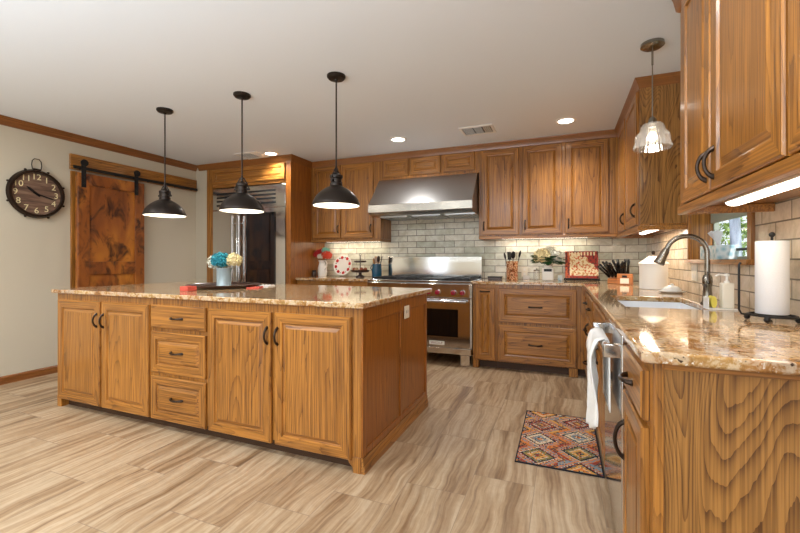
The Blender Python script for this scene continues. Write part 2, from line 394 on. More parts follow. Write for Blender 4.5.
# window
wf = MB()
for (a, b, c, d) in ((WY0-.045, WY0, WZ0-.02, WZ1), (WY1, WY1+.02, WZ0-.02, WZ1), (WY0-.045, WY1+.02, WZ1, WZ1+.04)):
    wf.box(XR-.016, XR, a, b, c, d)
wf.box(XR-.002, XR+.145, WY0, WY0+.015, WZ0, WZ1); wf.box(XR-.002, XR+.145, WY1-.015, WY1, WZ0, WZ1); wf.box(XR, XR+.145, WY0, WY1, WZ1-.015, WZ1)
wroot = struct(wf.build('window_1', 'oak', None, .002))
struct(MB().box(XR-.035, XR+.145, WY0-.05, WY1+.02, WZ0-.022, WZ0+.004).build('window_sill', 'oak_y', wroot, .003))
GX = XR+.135
fr = MB()
for (a, b, c, d) in ((WY0+.015, WY0+.04, WZ0, WZ1-.015), (WY1-.04, WY1-.015, WZ0, WZ1-.015), (WY0+.015, WY1-.015, WZ0+.004, WZ0+.022), (WY0+.015, WY1-.015, WZ1-.04, WZ1-.015)):
    fr.box(GX-.015, GX+.015, a, b, c, d)
struct(fr.build('window_frame', 'shade', wroot, .002))
struct(MB().box(GX-.003, GX+.003, WY0+.03, WY1-.03, WZ0+.02, WZ1-.03).build('window_pane', 'pane', wroot))
struct(MB().box(GX-.02, GX-.004, WY0+.016, WY1-.3, 1.195, 1.21).build('window_rail', 'black', wroot))
struct(MB().box(GX-.03, GX-.012, WY0+.02, WY1-.02, 1.385, WZ1-.02).build('window_shade', 'shade', wroot, .004))
# left wall mouldings
struct(sweep([(XL, 4.12), (XL, -3.2)], [(0, 0), (.014, 0), (.014, .055), (.008, .07), (0, .075)]).build('baseboard_left', 'trim'))
CR = [(0, 0), (0, -.075), (.012, -.07), (.02, -.05), (.04, -.025), (.055, -.012), (.06, 0)]
def crown(path, h=1, w=1): return sweep(path, [(a*w, CEIL-.001+b*h) for a, b in CR])
struct(crown([(XL, 4.12), (XL, -3.2)]).build('trim_1', 'trim'))
cp = [(.82, 3.335), (.519, 3.335), (.519, 4.56), (-3.138, 4.56), (-3.138, 4.125), (-4.69, 4.12)]
struct(crown(cp, 1, .6).build('trim_2', 'crown'))
struct(crown([(.49, -.3), (.49, 2.14), (.82, 2.14)], 2.65, 1.1).build('trim_3', 'crown'))
struct(MB().box(XL, XL+.018, 2.575, 2.65, 0, 2.07).build('trim_4', 'oak', None, .003))

# ------------------------------------------------------------ cabinets (local frame: x along the front, y into the wall, front of frame at y=0)
def rings(x0, x1, z0, z1, seq, mb, frame_i, hpanel=False):
    vs = []; fs = []; ms = []
    for (i, y) in seq: vs += [(x0+i, y, z0+i), (x1-i, y, z0+i), (x1-i, y, z1-i), (x0+i, y, z1-i)]
    for k in range(len(seq)-1):
        for e in range(4):
            f = (e+1) % 4; fs.append((k*4+e, k*4+f, k*4+4+f, k*4+4+e)); ms.append(1 if (e in (0, 2) or (hpanel and k > frame_i)) else 0)
    L = (len(seq)-1)*4; fs.append((L, L+1, L+2, L+3)); ms.append(1 if hpanel else 0)
    fs.append((3, 2, 1, 0)); ms.append(0)
    mb.add(vs, fs, ms)
def front(name, root, x0, x1, z0, z1, handle=None, hpanel=False, fw=.055, plain=False, lab=None):
    mb = MB()
    if plain: seq = [(0, -.0005), (0, -.015), (.006, -.021), (.007, -.021)]
    else: seq = [(0, -.0005), (0, -.015), (.005, -.021), (fw, -.021), (fw+.004, -.012), (fw+.012, -.0095), (fw+.03, -.0185), (fw+.033, -.0195)]
    rings(x0, x1, z0, z1, seq, mb, 3, hpanel)
    o = mb.build(name, ('oak', 'oak_h'), root, smooth=.25)
    if handle:
        hx, hz, d, L = handle
        h = MB(); pts = []; rr = []
        for i in range(13):
            t = i/12; a = (t-.5)*L; out = .027*math.sin(PI*t)**.55 if 0 < t < 1 else 0
            pts.append((hx, -.021-out, hz+a) if d == 'v' else (hx+a, -.021-out, hz)); rr.append(.0062+.0032*abs(2*t-1)**4)
        h.tube(pts, rr, 8)
        for e in (-.5, .5):
            c = (hx, -.0215, hz+e*L) if d == 'v' else (hx+e*L, -.0215, hz)
            h.ball(c, .0085, 10, 0, (1, .5, 1.3) if d == 'v' else (1.3, .5, 1))
        h.build('handle', 'bronze', o)
    return o
ROT = -PI/2
DW = .0

# ---- island: three cabinet units under one worktop
IX0, IX1, IY0, IY1 = -3.66, -.995, 1.90, 2.99
def island_unit(x0, x1, label):
    t = thing('island_cabinet', label, 'cabinet', (x0, IY0, 0)); wd = x1-x0
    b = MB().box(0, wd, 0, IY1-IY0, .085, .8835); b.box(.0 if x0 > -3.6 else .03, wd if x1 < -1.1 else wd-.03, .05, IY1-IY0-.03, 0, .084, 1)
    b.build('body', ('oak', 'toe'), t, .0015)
    return t, wd
u1, w1 = island_unit(IX0, -2.598, 'oak island cabinet with two tall doors, at the left end near the clock wall')
front('door', u1, .035, .535, .07, .835, (.51, .70, 'v', .092)); front('door', u1, .56, 1.05, .07, .835, (.585, .70, 'v', .092))
MB().box(0, .05, -.004, .09, 0, .0845).build('foot', 'oak', u1, .003)
u2, w2 = island_unit(-2.598, -2.078, 'oak island cabinet holding a stack of three drawers')
front('drawer', u2, .013, .508, .685, .838, (.26, .757, 'h', .10), True, .03, plain=True)
front('drawer', u2, .013, .508, .385, .66, (.26, .53, 'h', .10), True, .05)
front('drawer', u2, .013, .508, .07, .36, (.26, .225, 'h', .10), True, .05)
u3, w3 = island_unit(-2.078, IX1, 'oak island cabinet with two wide doors and panelled end facing the range aisle')
front('door', u3, .012, .502, .07, .835, (.478, .70, 'v', .092)); front('door', u3, .528, 1.03, .07, .835, (.552, .70, 'v', .092))
ft = MB(); ft.add([(w3-.085, -.004, .0845), (w3, -.004, .0845), (w3, -.004, 0), (w3-.045, -.004, 0), (w3-.05, -.004, .03), (w3-.07, -.004, .05),
    (w3-.085, .09, .0845), (w3, .09, .0845), (w3, .09, 0), (w3-.045, .09, 0), (w3-.05, .09, .03), (w3-.07, .09, .05)],
    [(0, 1, 2, 3, 4, 5), (11, 10, 9, 8, 7, 6)]+[(i, (i+1) % 6, (i+1) % 6+6, i+6) for i in range(6)]); ft.build('foot', 'oak', u3, .002)
# end panel with two recessed fields: framing strips stand proud of the body side
ep = MB(); D = IY1-IY0; e0, e1 = w3+.0005, w3+.012
ep.box(e0, e1, 0, .045, .085, .8835); ep.box(e0, e1, .535, .575, .085, .8835); ep.box(e0, e1, D-.035, D, .085, .8835)
ep.box(e0, e1, .045, .535, .80, .8835); ep.box(e0, e1, .575, D-.035, .80, .8835); ep.box(e0, e1, .045, .535, .085, .12); ep.box(e0, e1, .575, D-.035, .085, .12)
ep.build('end_panel', 'oak_side', u3, .003)
fl = MB().box(w3+.0002, w3+.003, .046, .534, .121, .799); fl.box(w3+.0002, w3+.003, .576, D-.036, .121, .799); fl.build('end_panel_field', 'oak_side', u3)
b = sweep([(w3+.0005, D), (w3+.0005, 0)], [(0, 0), (.022, 0), (.022, .03), (.018, .045), (.0145, .052), (.0145, .084), (0, .084)])
b.v = [(x if x > w3 else x, y, z) for x, y, z in b.v]
# sweep goes to the left of travel; travelling toward -y its left is +x
b.build('base_moulding', 'oak_y', u3)
op = MB().box(w3+.012, w3+.017, .60, .685, .745, .83, 0)
o = op.build('outlet_plate', 'plastic', u3, .002)
for a in (0, .03): MB().box(w3+.017, w3+.0175, .625+a, .630+a, .78, .80).build('outlet_slot', 'slot', o)
ct = slab([-3.69, -.965], [1.87, 3.065], .884, .914, lambda i, j: True).build('countertop', 'granite', None, .006, seg=3)
tag(ct, 'speckled golden granite worktop covering the whole island', 'countertop')

# ---- back run, right of the range
def base_unit(name, label, loc, rz, wd, depth=.64, toe=True, lo=.085):
    t = thing(name, label, 'cabinet', loc, rz)
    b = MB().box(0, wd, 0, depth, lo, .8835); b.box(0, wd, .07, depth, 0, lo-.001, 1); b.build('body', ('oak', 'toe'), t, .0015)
    return t
p = base_unit('base_cabinet', 'narrow oak pull-out cabinet beside the right side of the range', (-.882, 4.24, 0), 0, .25)
front('door', p, .03, .232, .095, .848, (.13, .81, 'h', .09), False, .055)
MB().box(0, .06, -.002, .07, 0, .0845).build('foot', 'oak', p, .003)
p = base_unit('drawer_cabinet', 'oak cabinet with two wide deep drawers between the narrow pull-out and the corner', (-.631, 4.24, 0), 0, .845)
front('drawer', p, .015, .76, .50, .848, (.38, .665, 'h', .12), True, .06)
front('drawer', p, .015, .76, .095, .472, (.38, .285, 'h', .12), True, .06)
MB().box(.69, .77, -.002, .07, 0, .0845).build('foot', 'oak', p, .003)
# back run, left of the range
p = base_unit('base_cabinet', 'oak base cabinet between the refrigerator and the range, mostly behind the island', (-3.137, 4.24, 0), 0, 1.015)
front('door', p, .03, .50, .115, .67, (.47, .6, 'v', .1)); front('door', p, .515, .985, .115, .67, (.545, .6, 'v', .1))
front('drawer', p, .03, .50, .69, .848, (.26, .77, 'h', .1), True, .03, plain=True); front('drawer', p, .515, .985, .69, .848, (.75, .77, 'h', .1), True, .03, plain=True)
ct = slab([-3.137, -2.117], [4.21, YB-.001], .884, .914, lambda i, j: True).build('countertop', 'granite', None, .005)
tag(ct, 'granite worktop between the refrigerator and the range', 'countertop')
# ---- right run (facing -x)
FX = .215
def runit(name, label, y_far, y_near): return base_unit(name, label, (FX, y_far, 0), ROT, y_far-y_near, .6)
p = runit('drawer_cabinet', 'oak drawer stack in the right-hand run next to the inside corner', 4.237, 3.602)
for (a, b) in ((.685, .848), (.41, .66), (.115, .385)): front('drawer', p, .16, .62, a, b, (.42, (a+b)/2, 'h', .1), True, .04)
p = runit('base_cabinet', 'oak single-door cabinet in the right-hand run beyond the sink cabinet', 3.60, 3.102)
front('door', p, .02, .48, .115, .66, (.06, .58, 'v', .092)); front('drawer', p, .02, .48, .685, .848, (.25, .766, 'h', .1), True, .03, plain=True)
p = runit('sink_cabinet', 'oak cabinet under the white sink, behind the patterned rug', 3.10, 2.212)
for c in list(kids(p)): pass
front('door', p, .02, .435, .115, .66, (.4, .58, 'v', .092)); front('door', p, .45, .87, .115, .66, (.485, .58, 'v', .092)); front('false_drawer', p, .02, .87, .685, .848, None, True, .03)
# the sink cabinet's body is open at the top so that the basin hangs free in it
for c in kids(p):
    if c.name.startswith('body'):
        bpy.data.objects.remove(c)
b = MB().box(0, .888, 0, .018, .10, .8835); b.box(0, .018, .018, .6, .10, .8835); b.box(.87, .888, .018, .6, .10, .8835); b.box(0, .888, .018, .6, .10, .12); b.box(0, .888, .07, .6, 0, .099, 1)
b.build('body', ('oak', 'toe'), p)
p = runit('end_cabinet', 'nearest oak base cabinet, one drawer over one door, with bold-grained end panel', 1.598, 1.222)
front('drawer', p, .012, .362, .715, .848, (.18, .775, 'h', .1), True, .03, plain=True)
front('door', p, .012, .362, .10, .695, (.045, .53, 'v', .12))
b = MB().box(.3765, .40, .024, .6, 0, .8835); b.build('end_panel', 'oak_bold', p, .001)
b = MB().box(.3765, .408, .0, .0235, .0, .8835); b.build('corner_stile', 'oak', p, .002)
b = MB().box(.4005, .404, .024, .6, .865, .8835); b.build('top_rail', 'oak_y', p, .001)
# dishwasher
dw = thing('dishwasher', 'stainless steel dishwasher in the right-hand run, white towel on its handle', 'dishwasher', (FX, 2.208, 0), ROT)
MB().box(.002, .604, .0, .58, .10, .878).build('body', 'steel_dark', dw)
MB().box(.004, .602, -.022, -.0005, .105, .875).build('door', 'chrome', dw, .004)
MB().box(.004, .602, .05, .5, 0, .099).build('kick_plate', 'black', dw)
h = MB().cyl((.03, -.062, .815), (.590, -.062, .815), .014, 16)
for x in (.045, .575): h.obox((x, -.049, .815), (.016, 0, 0), (0, .028, 0), (0, 0, .024))
h.build('handle', 'chrome', dw, .003)

# L-shaped counter with the sink hole
XS = [-.889, .1845, .29, .66, XR-.001]; YS = [1.16, 2.23, 2.88, 4.21, YB-.001]
ct = slab(XS, YS, .884, .914, lambda i, j: (i >= 1 or j == 3) and not (i == 2 and j == 1)).build('countertop', 'granite', None, .006, seg=3)
tag(ct, 'L-shaped golden granite worktop around the right corner with the sink cut-out', 'countertop')
# sink: white undermount basin
s = slab([.285, .29, .66, .665], [2.225, 2.23, 2.88, 2.885], .70, .8835, lambda i, j: not (i == 1 and j == 1))
s.box(.29, .66, 2.23, 2.88, .70, .706)
sk = s.build('sink', 'sink', None, .002); tag(sk, 'white undermount sink basin sunk in the granite under the window', 'sink')
MB().lathe([(.001, 0), (.036, 0), (.042, .003), (.042, .004), (.03, .002), (.001, .001)], (.475, 2.55, .7065), 24).build('drain', 'chrome', sk)

# ---- uppers
def upper(name, label, loc, rz, wd, zb, depth, doors, rail=.035, ztop=2.38, mats='oak', lo=None):
    t = thing(name, label, 'cabinet', loc, rz)
    b = MB().box(0, wd, 0, depth, zb+rail, CEIL-.002); b.build('body', (mats, 'oak_h'), t, .0015)
    r = MB().box(-.0, wd, -.012, .02, zb, zb+rail-.0005); r.box(0, .015, .0205, depth, zb, zb+rail-.0005); r.box(wd-.015, wd, .0205, depth, zb, zb+rail-.0005); r.build('light_rail', 'oak_h', t, .004)
    for (a, c, z0, z1, h) in doors: front('door', t, a, c, z0, z1, h)
    return t
dl = .10
t = upper('wall_cabinet', 'oak wall cabinet with two doors between refrigerator and hood', (-3.137, 4.56, 0), 0, 1.03, 1.372, YB-4.56-.001,
    [(.045, .455, 1.42, 2.372, (.425, 1.54, 'v', .09)), (.475, .93, 1.42, 2.372, (.90, 1.54, 'v', .09))])
t = thing('wall_cabinet', 'row of three small oak cabinet doors above the range hood', 'cabinet', (-2.106, 4.56, 0))
MB().box(0, 1.225, 0, YB-4.561, 2.13, CEIL-.002).build('body', 'oak', t, .0015)
for a, b_ in ((.045, .37), (.40, .775), (.81, 1.18)): front('door', t, a, b_, 2.165, 2.372, None, True, .045)
t = upper('wall_cabinet', 'oak wall cabinet with three doors between hood and corner', (-.88, 4.56, 0), 0, 1.40, 1.372, YB-4.56-.001,
    [(.035, .44, 1.42, 2.372, (.06, 1.52, 'v', .09)), (.475, .875, 1.42, 2.372, (.505, 1.52, 'v', .09)), (.91, 1.315, 1.42, 2.372, (.94, 1.52, 'v', .09))])
t = upper('wall_cabinet', 'oak wall cabinet in the right corner beyond the window, broad grained side facing out', (.52, 4.537, 0), ROT, 4.537-3.335, 1.355, XR-.52-.001,
    [(.14, .57, 1.40, 2.372, (.53, 1.50, 'v', .09)), (.63, 1.165, 1.40, 2.372, (1.11, 1.51, 'v', .09))])
MB().box(4.537-3.335+.0005, 4.537-3.335+.006, .0, XR-.522, 1.40, 2.378).build('side_panel', 'oak_bold', t, .001)
t = upper('wall_cabinet', 'nearest oak wall cabinet at the right edge with lamp strip underneath', (.491, 2.14, 0), ROT, 2.3, 1.344, XR-.491-.001,
    [(.10, .455, 1.382, 2.25, (.425, 1.47, 'v', .095)), (.467, .953, 1.382, 2.25, (.498, 1.47, 'v', .095)), (.972, 1.4, 1.382, 2.25, (1.37, 1.47, 'v', .1)), (1.42, 1.82, 1.382, 2.25, (1.45, 1.47, 'v', .1))], rail=.036)

# refrigerator surround
t = thing('refrigerator_surround', 'oak surround and top cabinet framing the refrigerator', 'cabinet', (-4.544, 4.12, 0))
MB().box(0, .108, 0, YB-4.121, 0, CEIL-.002).build('side_panel', 'oak', t, .002)
MB().box(1.334, 1.406, 0, YB-4.121, 0, CEIL-.002).build('side_panel', 'oak_side', t, .002)
MB().box(.1085, 1.3335, 0, YB-4.121, 2.115, CEIL-.002).build('top_box', 'oak_h', t, .002)
front('door', t, .12, 1.325, 2.155, 2.36, None, True, .045)
fz = thing('refrigerator', 'large built-in stainless steel refrigerator with dark glass door', 'refrigerator', (-4.43, 4.13, 0))
MB().box(0, 1.21, .03, .68, .0, 2.105).build('body', 'steel', fz)
MB().box(.0, .425, -.015, .029, .12, 1.80).build('freezer_door', 'steel', fz, .006)
d = slab([.435, .56, 1.06, 1.21], [.12, .72, 1.755, 1.80], 0, 0, lambda i, j: True)
d = MB(); d.box(.435, .575, -.015, .029, .12, 1.80); d.box(1.065, 1.21, -.015, .029, .12, 1.80); d.box(.575, 1.065, -.015, .029, 1.752, 1.80); d.box(.575, 1.065, -.015, .029, .12, .82)
dd = d.build('glass_door', 'steel', fz)
MB().box(.576, 1.064, -.006, .02, .821, 1.751).build('pane', 'dglass', dd)
gr = MB().box(0, 1.21, -.012, .029, 1.815, 2.10, 0).build('grille', 'steel', fz, .004)
sm = MB()
for z in (1.86, 1.915, 1.965, 2.015): sm.box(.07, 1.06, -.0135, -.012, z, z+.024)
sm.build('grille_slot', 'slot', gr)
for (x, par) in ((.39, fz), (.50, fz)):
    h = MB().cyl((x, -.06, .35), (x, -.06, 1.72), .013, 14)
    for z in (.45, 1.62): h.cyl((x, -.06, z), (x, -.0155, z), .009, 10)
    h.build('handle', 'chrome', par)

# ------------------------------------------------------------ range and hood
rg = thing('range', 'wide stainless steel professional range with red knobs', 'range', (-2.113, 4.20, 0)); W = 1.221
MB().box(0, W, .04, .66, .12, .885).build('body', 'steel', rg, .003)
MB().box(0, W, .0, .60, .8855, .915).build('cooktop', 'steel', rg, .006)
MB().box(.01, W-.01, -.03, .0395, .735, .885).build('control_panel', 'steel', rg, .006)
bgd = MB().box(0, W, .61, .66, .8855, 1.18); bgd.box(.01, W-.01, .604, .6095, 1.15, 1.175); bgd.build('backguard', 'steel', rg, .004)
for (x0, x1, win) in ((.01, .60, (.08, .53)), (.615, 1.211, (.72, 1.085))):
    d = MB(); a, b_ = win; d.box(x0, a, -.02, .039, .20, .725); d.box(b_, x1, -.02, .039, .20, .725); d.box(a, b_, -.02, .039, .61, .725); d.box(a, b_, -.02, .039, .20, .315)
    o = d.build('oven_door', 'steel', rg); MB().box(a+.001, b_-.001, -.014, .03, .316, .609).build('oven_window', 'blackgloss', o)
    h = MB().cyl((x0+.03, -.075, .70), (x1-.03, -.075, .70), .015, 16)
    for x in (x0+.06, x1-.06): h.cyl((x, -.075, .70), (x, -.0205, .70), .010, 10)
    h.build('handle', 'chrome', o)
    if x0 > .3:
        bx = MB().box(.765, .935, -.024, -.0205, .222, .262).build('badge', 'enamel', o, .001)
        vs, fs = text_mb('WOLF', .036, .0006)
        tb = MB().add([(.85+x*1.35, -.0248, .242+y) for x, y, z in vs for _ in (0,)] , fs); tb.build('badge_lettering', 'red', bx)
MB().box(.0, W, -.015, .039, .13, .195).build('kick_panel', 'steel', rg, .003)
for (x, y) in ((.05, .05), (W-.09, .05), (.05, .55), (W-.09, .55)): MB().box(x-.03, x+.07, y-.03 if y < .1 else y, y+.04, 0, .1195).build('leg', 'steel', rg, .003)
for x in (.10, .21, .36, .46, .56, .76, .86, 1.037, 1.133):
    k = MB().cyl((x, -.0305, .79), (x, -.036, .79), .034, 24).build('knob_bezel', 'chrome', rg)
    kk = MB(); kk.tube([(x, -.037, .79), (x, -.05, .79), (x, -.062, .79), (x, -.064, .79)], [.026, .025, .021, .012], 20); kk.obox((x, -.066, .79), (.005, 0, 0), (0, .009, 0), (0, 0, .02)); kk.build('knob', 'red', k)
for x in (.03, .33, .93):
    gx = MB()
    for i in range(5): gx.box(x+.01, x+.26, .05+i*.115, .062+i*.115, .925, .940)
    for i in range(4): gx.box(x+.01+i*.08, x+.022+i*.08, .05, .522, .916, .939)
    for yy in (.17, .40): gx.lathe([(.001, 0), (.05, 0), (.05, .012), (.03, .018), (.001, .018)], (x+.135, yy, .915), 20)
    gx.build('grate', 'black', rg)
MB().box(.63, .91, .04, .56, .9155, .934).build('griddle', 'black', rg, .004)
# hood
HX0, HX1 = -2.125, -.892
hd = thing('range_hood', 'wide sloping stainless steel hood above the range', 'range hood', (0, 0, 0))
b = MB(); pf = [(4.25, 1.69), (4.25, 1.785), (4.545, 2.128), (YB-.001, 2.128), (YB-.001, 1.66), (4.30, 1.66)]
b.add([(HX0, y, z) for y, z in pf]+[(HX1, y, z) for y, z in pf], [(0, 1, 2, 3, 4, 5), (11, 10, 9, 8, 7, 6)]+[(i, (i+1) % 6, (i+1) % 6+6, i+6) for i in range(6)])
b.build('canopy', 'steel_dark', hd, .003)
MB().box(HX0-.004, HX1+.004, 4.243, 4.262, 1.692, 1.783).build('front_lip', 'nickel', hd, .003)
for x in (-2.02, -1.62, -1.22): 
    b = MB().box(x, x+.34, 4.36, 4.80, 1.645, 1.659)
    for i in range(7): b.box(x+.02+i*.045, x+.04+i*.045, 4.38, 4.78, 1.638, 1.645)
    b.build('baffle', 'steel_dark', hd, .002)

# ------------------------------------------------------------ barn door, header, clock
bd = thing('barn_door', 'knotty rustic wood sliding barn door hanging on the left wall', 'door', (XL+.05, 2.595, 0))
MB().box(0, .035, 0, .71, .02, 2.05).build('panel', 'alder', bd, .003)
fr = MB(); fr.box(.0355, .052, 0, .11, .02, 2.05); fr.box(.0355, .052, .60, .71, .02, 2.05); fr.box(.0355, .052, .1105, .5995, 1.93, 2.05); fr.box(.0355, .052, .1105, .5995, .02, .17); fr.box(.0355, .052, .1105, .5995, .98, 1.12)
fr.build('frame', 'alder', bd, .003)
for y in (.05, .61):
    h = MB(); h.box(.0525, .06, y-.022, y+.022, 1.90, 2.17); h.tube([(.062, y, 2.155), (.075, y, 2.155)], .036, 20); h.ball((.066, y, 1.94), .009, 8); h.ball((.066, y, 2.0), .009, 8); h.build('hanger', 'black', bd, .001)
tr = thing('barn_door_track', 'rustic wooden header board carrying the black sliding-door rail', 'door track', (XL, 2.566, 0))
MB().box(.001, .03, 0, 1.545, 2.085, 2.245).build('header_board', 'oak_y', tr, .003)
MB().box(.085, .095, -.01, 1.50, 2.085, 2.118).build('rail', 'black', tr, .001)
s_ = MB()
for y in (.08, .45, .83, 1.2, 1.45): s_.cyl((.0305, y, 2.10), (.0845, y, 2.10), .011, 12)
s_.build('standoff', 'black', tr)

ck = thing('wall_clock', 'round pocket-watch style clock with brown wooden face on the left wall', 'clock', (XL, 2.275, 1.778))
ck.scale = (1.25, 1.05, 1.05)
def ringx(r, w, x0, x1, n=56):
    b = MB(); pr = [(r-w, x0), (r+w*.2, x0), (r+w, (x0+x1)/2), (r+w*.2, x1), (r-w, x1)]
    vs = [(x, q*math.sin(2*PI*i/n), q*math.cos(2*PI*i/n)) for i in range(n) for (q, x) in pr]; P = len(pr)
    return b.add(vs, [(i*P+j, i*P+(j+1) % P, ((i+1) % n)*P+(j+1) % P, ((i+1) % n)*P+j) for i in range(n) for j in range(P)])
b = ringx(.208, .016, .002, .05)
for i in range(8): a = PI/8+i*PI/4; b.ball((.03, .228*math.sin(a), .228*math.cos(a)), .011, 8)
b.build('rim', 'bronze', ck)
b = MB(); nn = 48; b.add([(.022, .2*math.sin(2*PI*i/nn), .2*math.cos(2*PI*i/nn)) for i in range(nn)]+[(.012, .2*math.sin(2*PI*i/nn), .2*math.cos(2*PI*i/nn)) for i in range(nn)],
    [tuple(range(nn)), tuple(range(2*nn-1, nn-1, -1))]+[(i, (i+1) % nn, (i+1) % nn+nn, i+nn) for i in range(nn)]); b.build('face', 'clockface', ck)
for k in range(1, 13):
    vs, fs = text_mb(str(k), .076, .0008); a = k*PI/6; cy, cz = .155*math.sin(a), .155*math.cos(a)
    # seen from +x the viewer's right is +y ... wall faces +x, so right hand is -y? the camera looks towards -x with +y on its right
    MB().add([(.024+z, cy+x, cz+y) for x, y, z in vs], fs).build('numeral', 'cream', ck)
def hand(a, L, wd):
    d = Vector((0, math.sin(a), math.cos(a))); q = Vector((0, math.cos(a), -math.sin(a)))
    return MB().add([Vector((.028, 0, 0))-d*.03-q*wd, Vector((.028, 0, 0))-d*.03+q*wd, Vector((.028, 0, 0))+d*L*.7+q*wd*1.2, Vector((.028, 0, 0))+d*L, Vector((.028, 0, 0))+d*L*.7-q*wd*1.2,
        Vector((.031, 0, 0))-d*.03-q*wd, Vector((.031, 0, 0))-d*.03+q*wd, Vector((.031, 0, 0))+d*L*.7+q*wd*1.2, Vector((.031, 0, 0))+d*L, Vector((.031, 0, 0))+d*L*.7-q*wd*1.2],
        [(0, 1, 2, 3, 4), (9, 8, 7, 6, 5)]+[(i, (i+1) % 5, (i+1) % 5+5, i+5) for i in range(5)])
hand(2*PI*(10.28/12), .10, .009).build('hour_hand', 'black', ck); hand(2*PI*17.6/60, .165, .005).build('minute_hand', 'black', ck)
b = MB().tube([(.026, -.032, .225), (.026, -.038, .265), (.026, -.034, .30), (.026, -.018, .322), (.026, .018, .322), (.026, .034, .30), (.026, .038, .265), (.026, .032, .225)], .004, 8); b.box(.016, .036, -.028, .028, .218, .232)
b.build('hanging_loop', 'bronze', ck)

# ------------------------------------------------------------ lights
def pendant(label, x, y, proto=None):
    if proto: return dup(proto, (x, y, CEIL), label)
    t = thing('pendant_lamp', label, 'lamp', (x, y, CEIL), 0, 'dark dome pendants over the island')
    MB().lathe([(.001, 0), (.066, 0), (.066, -.012), (.055, -.024), (.014, -.028), (.008, -.04), (.001, -.04)], (0, 0, 0), 32).build('canopy', 'pend', t)
    MB().cyl((0, 0, -.035), (0, 0, -.655), .0055, 10).build('rod', 'pend', t)
    z = -.922
    sh = MB(); out = [(.166, 0), (.169, .006), (.164, .02), (.154, .045), (.136, .072), (.108, .098), (.078, .119), (.052, .132), (.042, .138)]
    sh.lathe(out, (0, 0, z), 48, 0); sh.lathe([(r-.003, h_-.002) for r, h_ in out]+[(.001, .134)], (0, 0, z), 48, 1)
    sh.lathe([(.163, -.002), (.166, 0)], (0, 0, z), 48, 0)
    sh.build('shade', ('pend', 'pendant_in'), t, smooth=1.2)
    MB().lathe([(.044, .136), (.044, .155), (.038, .16), (.038, .19), (.046, .195), (.046, .212), (.028, .222), (.012, .235), (.008, .275), (.001, .275)], (0, 0, z), 28).build('socket', 'pend', t)
    y_ = MB()
    for s in (-1, 1):
        y_.tube([(s*.052, 0, z+.165), (s*.054, 0, z+.19), (s*.036, 0, z+.225), (s*.012, 0, z+.262)], .0045, 8); y_.cyl((s*.034, 0, z+.172), (s*.062, 0, z+.172), .009, 10)
    y_.build('yoke', 'pend', t)
    bl = MB().ball((0, 0, z+.075), .03, 16); bl.build('bulb', 'bulb', t)
    l = bpy.data.lights.new('pendant_light', 'POINT'); l.energy = 2.2; l.shadow_soft_size = .03; l.color = (1, .94, .84)
    lo = bpy.data.objects.new('pendant_light', l); C.objects.link(lo); lo.location = (0, 0, z+.03); lo.parent = t
    return t
p1 = pendant('dark dome pendant lamp over the island, leftmost, nearest the barn door', -3.214, 2.47)
pendant('dark dome pendant lamp over the middle of the island, in front of the refrigerator', -2.35, 2.47, p1)
pendant('dark dome pendant lamp over the right part of the island, nearest the range hood', -1.49, 2.47, p1)
for c in C.objects:
    if c.parent is None and c.name.startswith('pendant_lamp'): c.rotation_euler = (0, 0, {-3.21: .2, -2.35: .3, -1.49: 1.5}.get(round(c.location.x, 2), .2))

t = thing('pendant_lamp', 'small clear ribbed glass pendant lamp over the sink', 'lamp', (.504, 2.815, CEIL))
MB().lathe([(.001, 0), (.062, 0), (.064, -.018), (.05, -.028), (.012, -.032), (.001, -.032)], (0, 0, 0), 32).build('canopy', 'nickel', t)
b = MB(); b.tube([(0, .012*math.cos(2*PI*i/12), -.034+.014*math.sin(2*PI*i/12)) for i in range(12)], .0022, 6, closed=True); b.cyl((0, 0, -.048), (0, 0, -.13), .006, 8); b.cyl((0, 0, -.13), (0, 0, -.46), .0035, 8); b.build('rod', 'nickel', t)
MB().lathe([(.001, -.445), (.012, -.447), (.020, -.46), (.024, -.48), (.022, -.49), (.001, -.49)], (0, 0, 0), 24).build('socket', 'nickel', t)
sp_ = [(.022, -.478), (.05, -.488), (.062, -.505), (.064, -.53), (.085, -.55), (.092, -.575), (.090, -.595), (.100, -.615), (.102, -.635)]
b = MB(); n_ = 72; fl_ = lambda a, z: .018*math.cos(24*a)
b.lathe(sp_, (0, 0, 0), n_, 0, fl_); b.lathe([(r-.003, z) for r, z in sp_], (0, 0, 0), n_, 0, fl_); b.lathe([(.099, -.635), (.102, -.635)], (0, 0, 0), n_, 0, fl_)
b.build('shade', 'frosty', t, smooth=1.3)
MB().ball((0, 0, -.565), .024, 16, 0, (1, 1, 1.3)).build('bulb', 'bulb', t)
l = bpy.data.lights.new('pendant_light', 'POINT'); l.energy = 1.0; l.shadow_soft_size = .03; l.color = (1, .92, .8)
lo = bpy.data.objects.new('pendant_light', l); C.objects.link(lo); lo.location = (0, 0, -.63); lo.parent = t
def rec(label, x, y):
    t = thing('recessed_light', label, 'ceiling light', (x, y, CEIL), 0, 'recessed ceiling lights')
    MB().lathe([(.068, -.001), (.092, -.001), (.092, -.004), (.07, -.009), (.068, -.001)], (0, 0, 0), 40).build('trim_ring', 'enamel', t)
    MB().disc((0, 0, -.0035), .0675, 40, 0, False).build('lens', 'canlight', t)
    l = bpy.data.lights.new('recessed_lamp', 'SPOT'); l.energy = 50; l.spot_size = 2.5; l.spot_blend = .8; l.shadow_soft_size = .07; l.color = (1, .97, .92)
    lo = bpy.data.objects.new('recessed_lamp', l); C.objects.link(lo); lo.location = (0, 0, -.02); lo.parent = t
rec('lit recessed ceiling light left of the range hood', -1.65, 4.02)
rec('lit recessed ceiling light in front of the three-door wall cabinet', .03, 4.07)
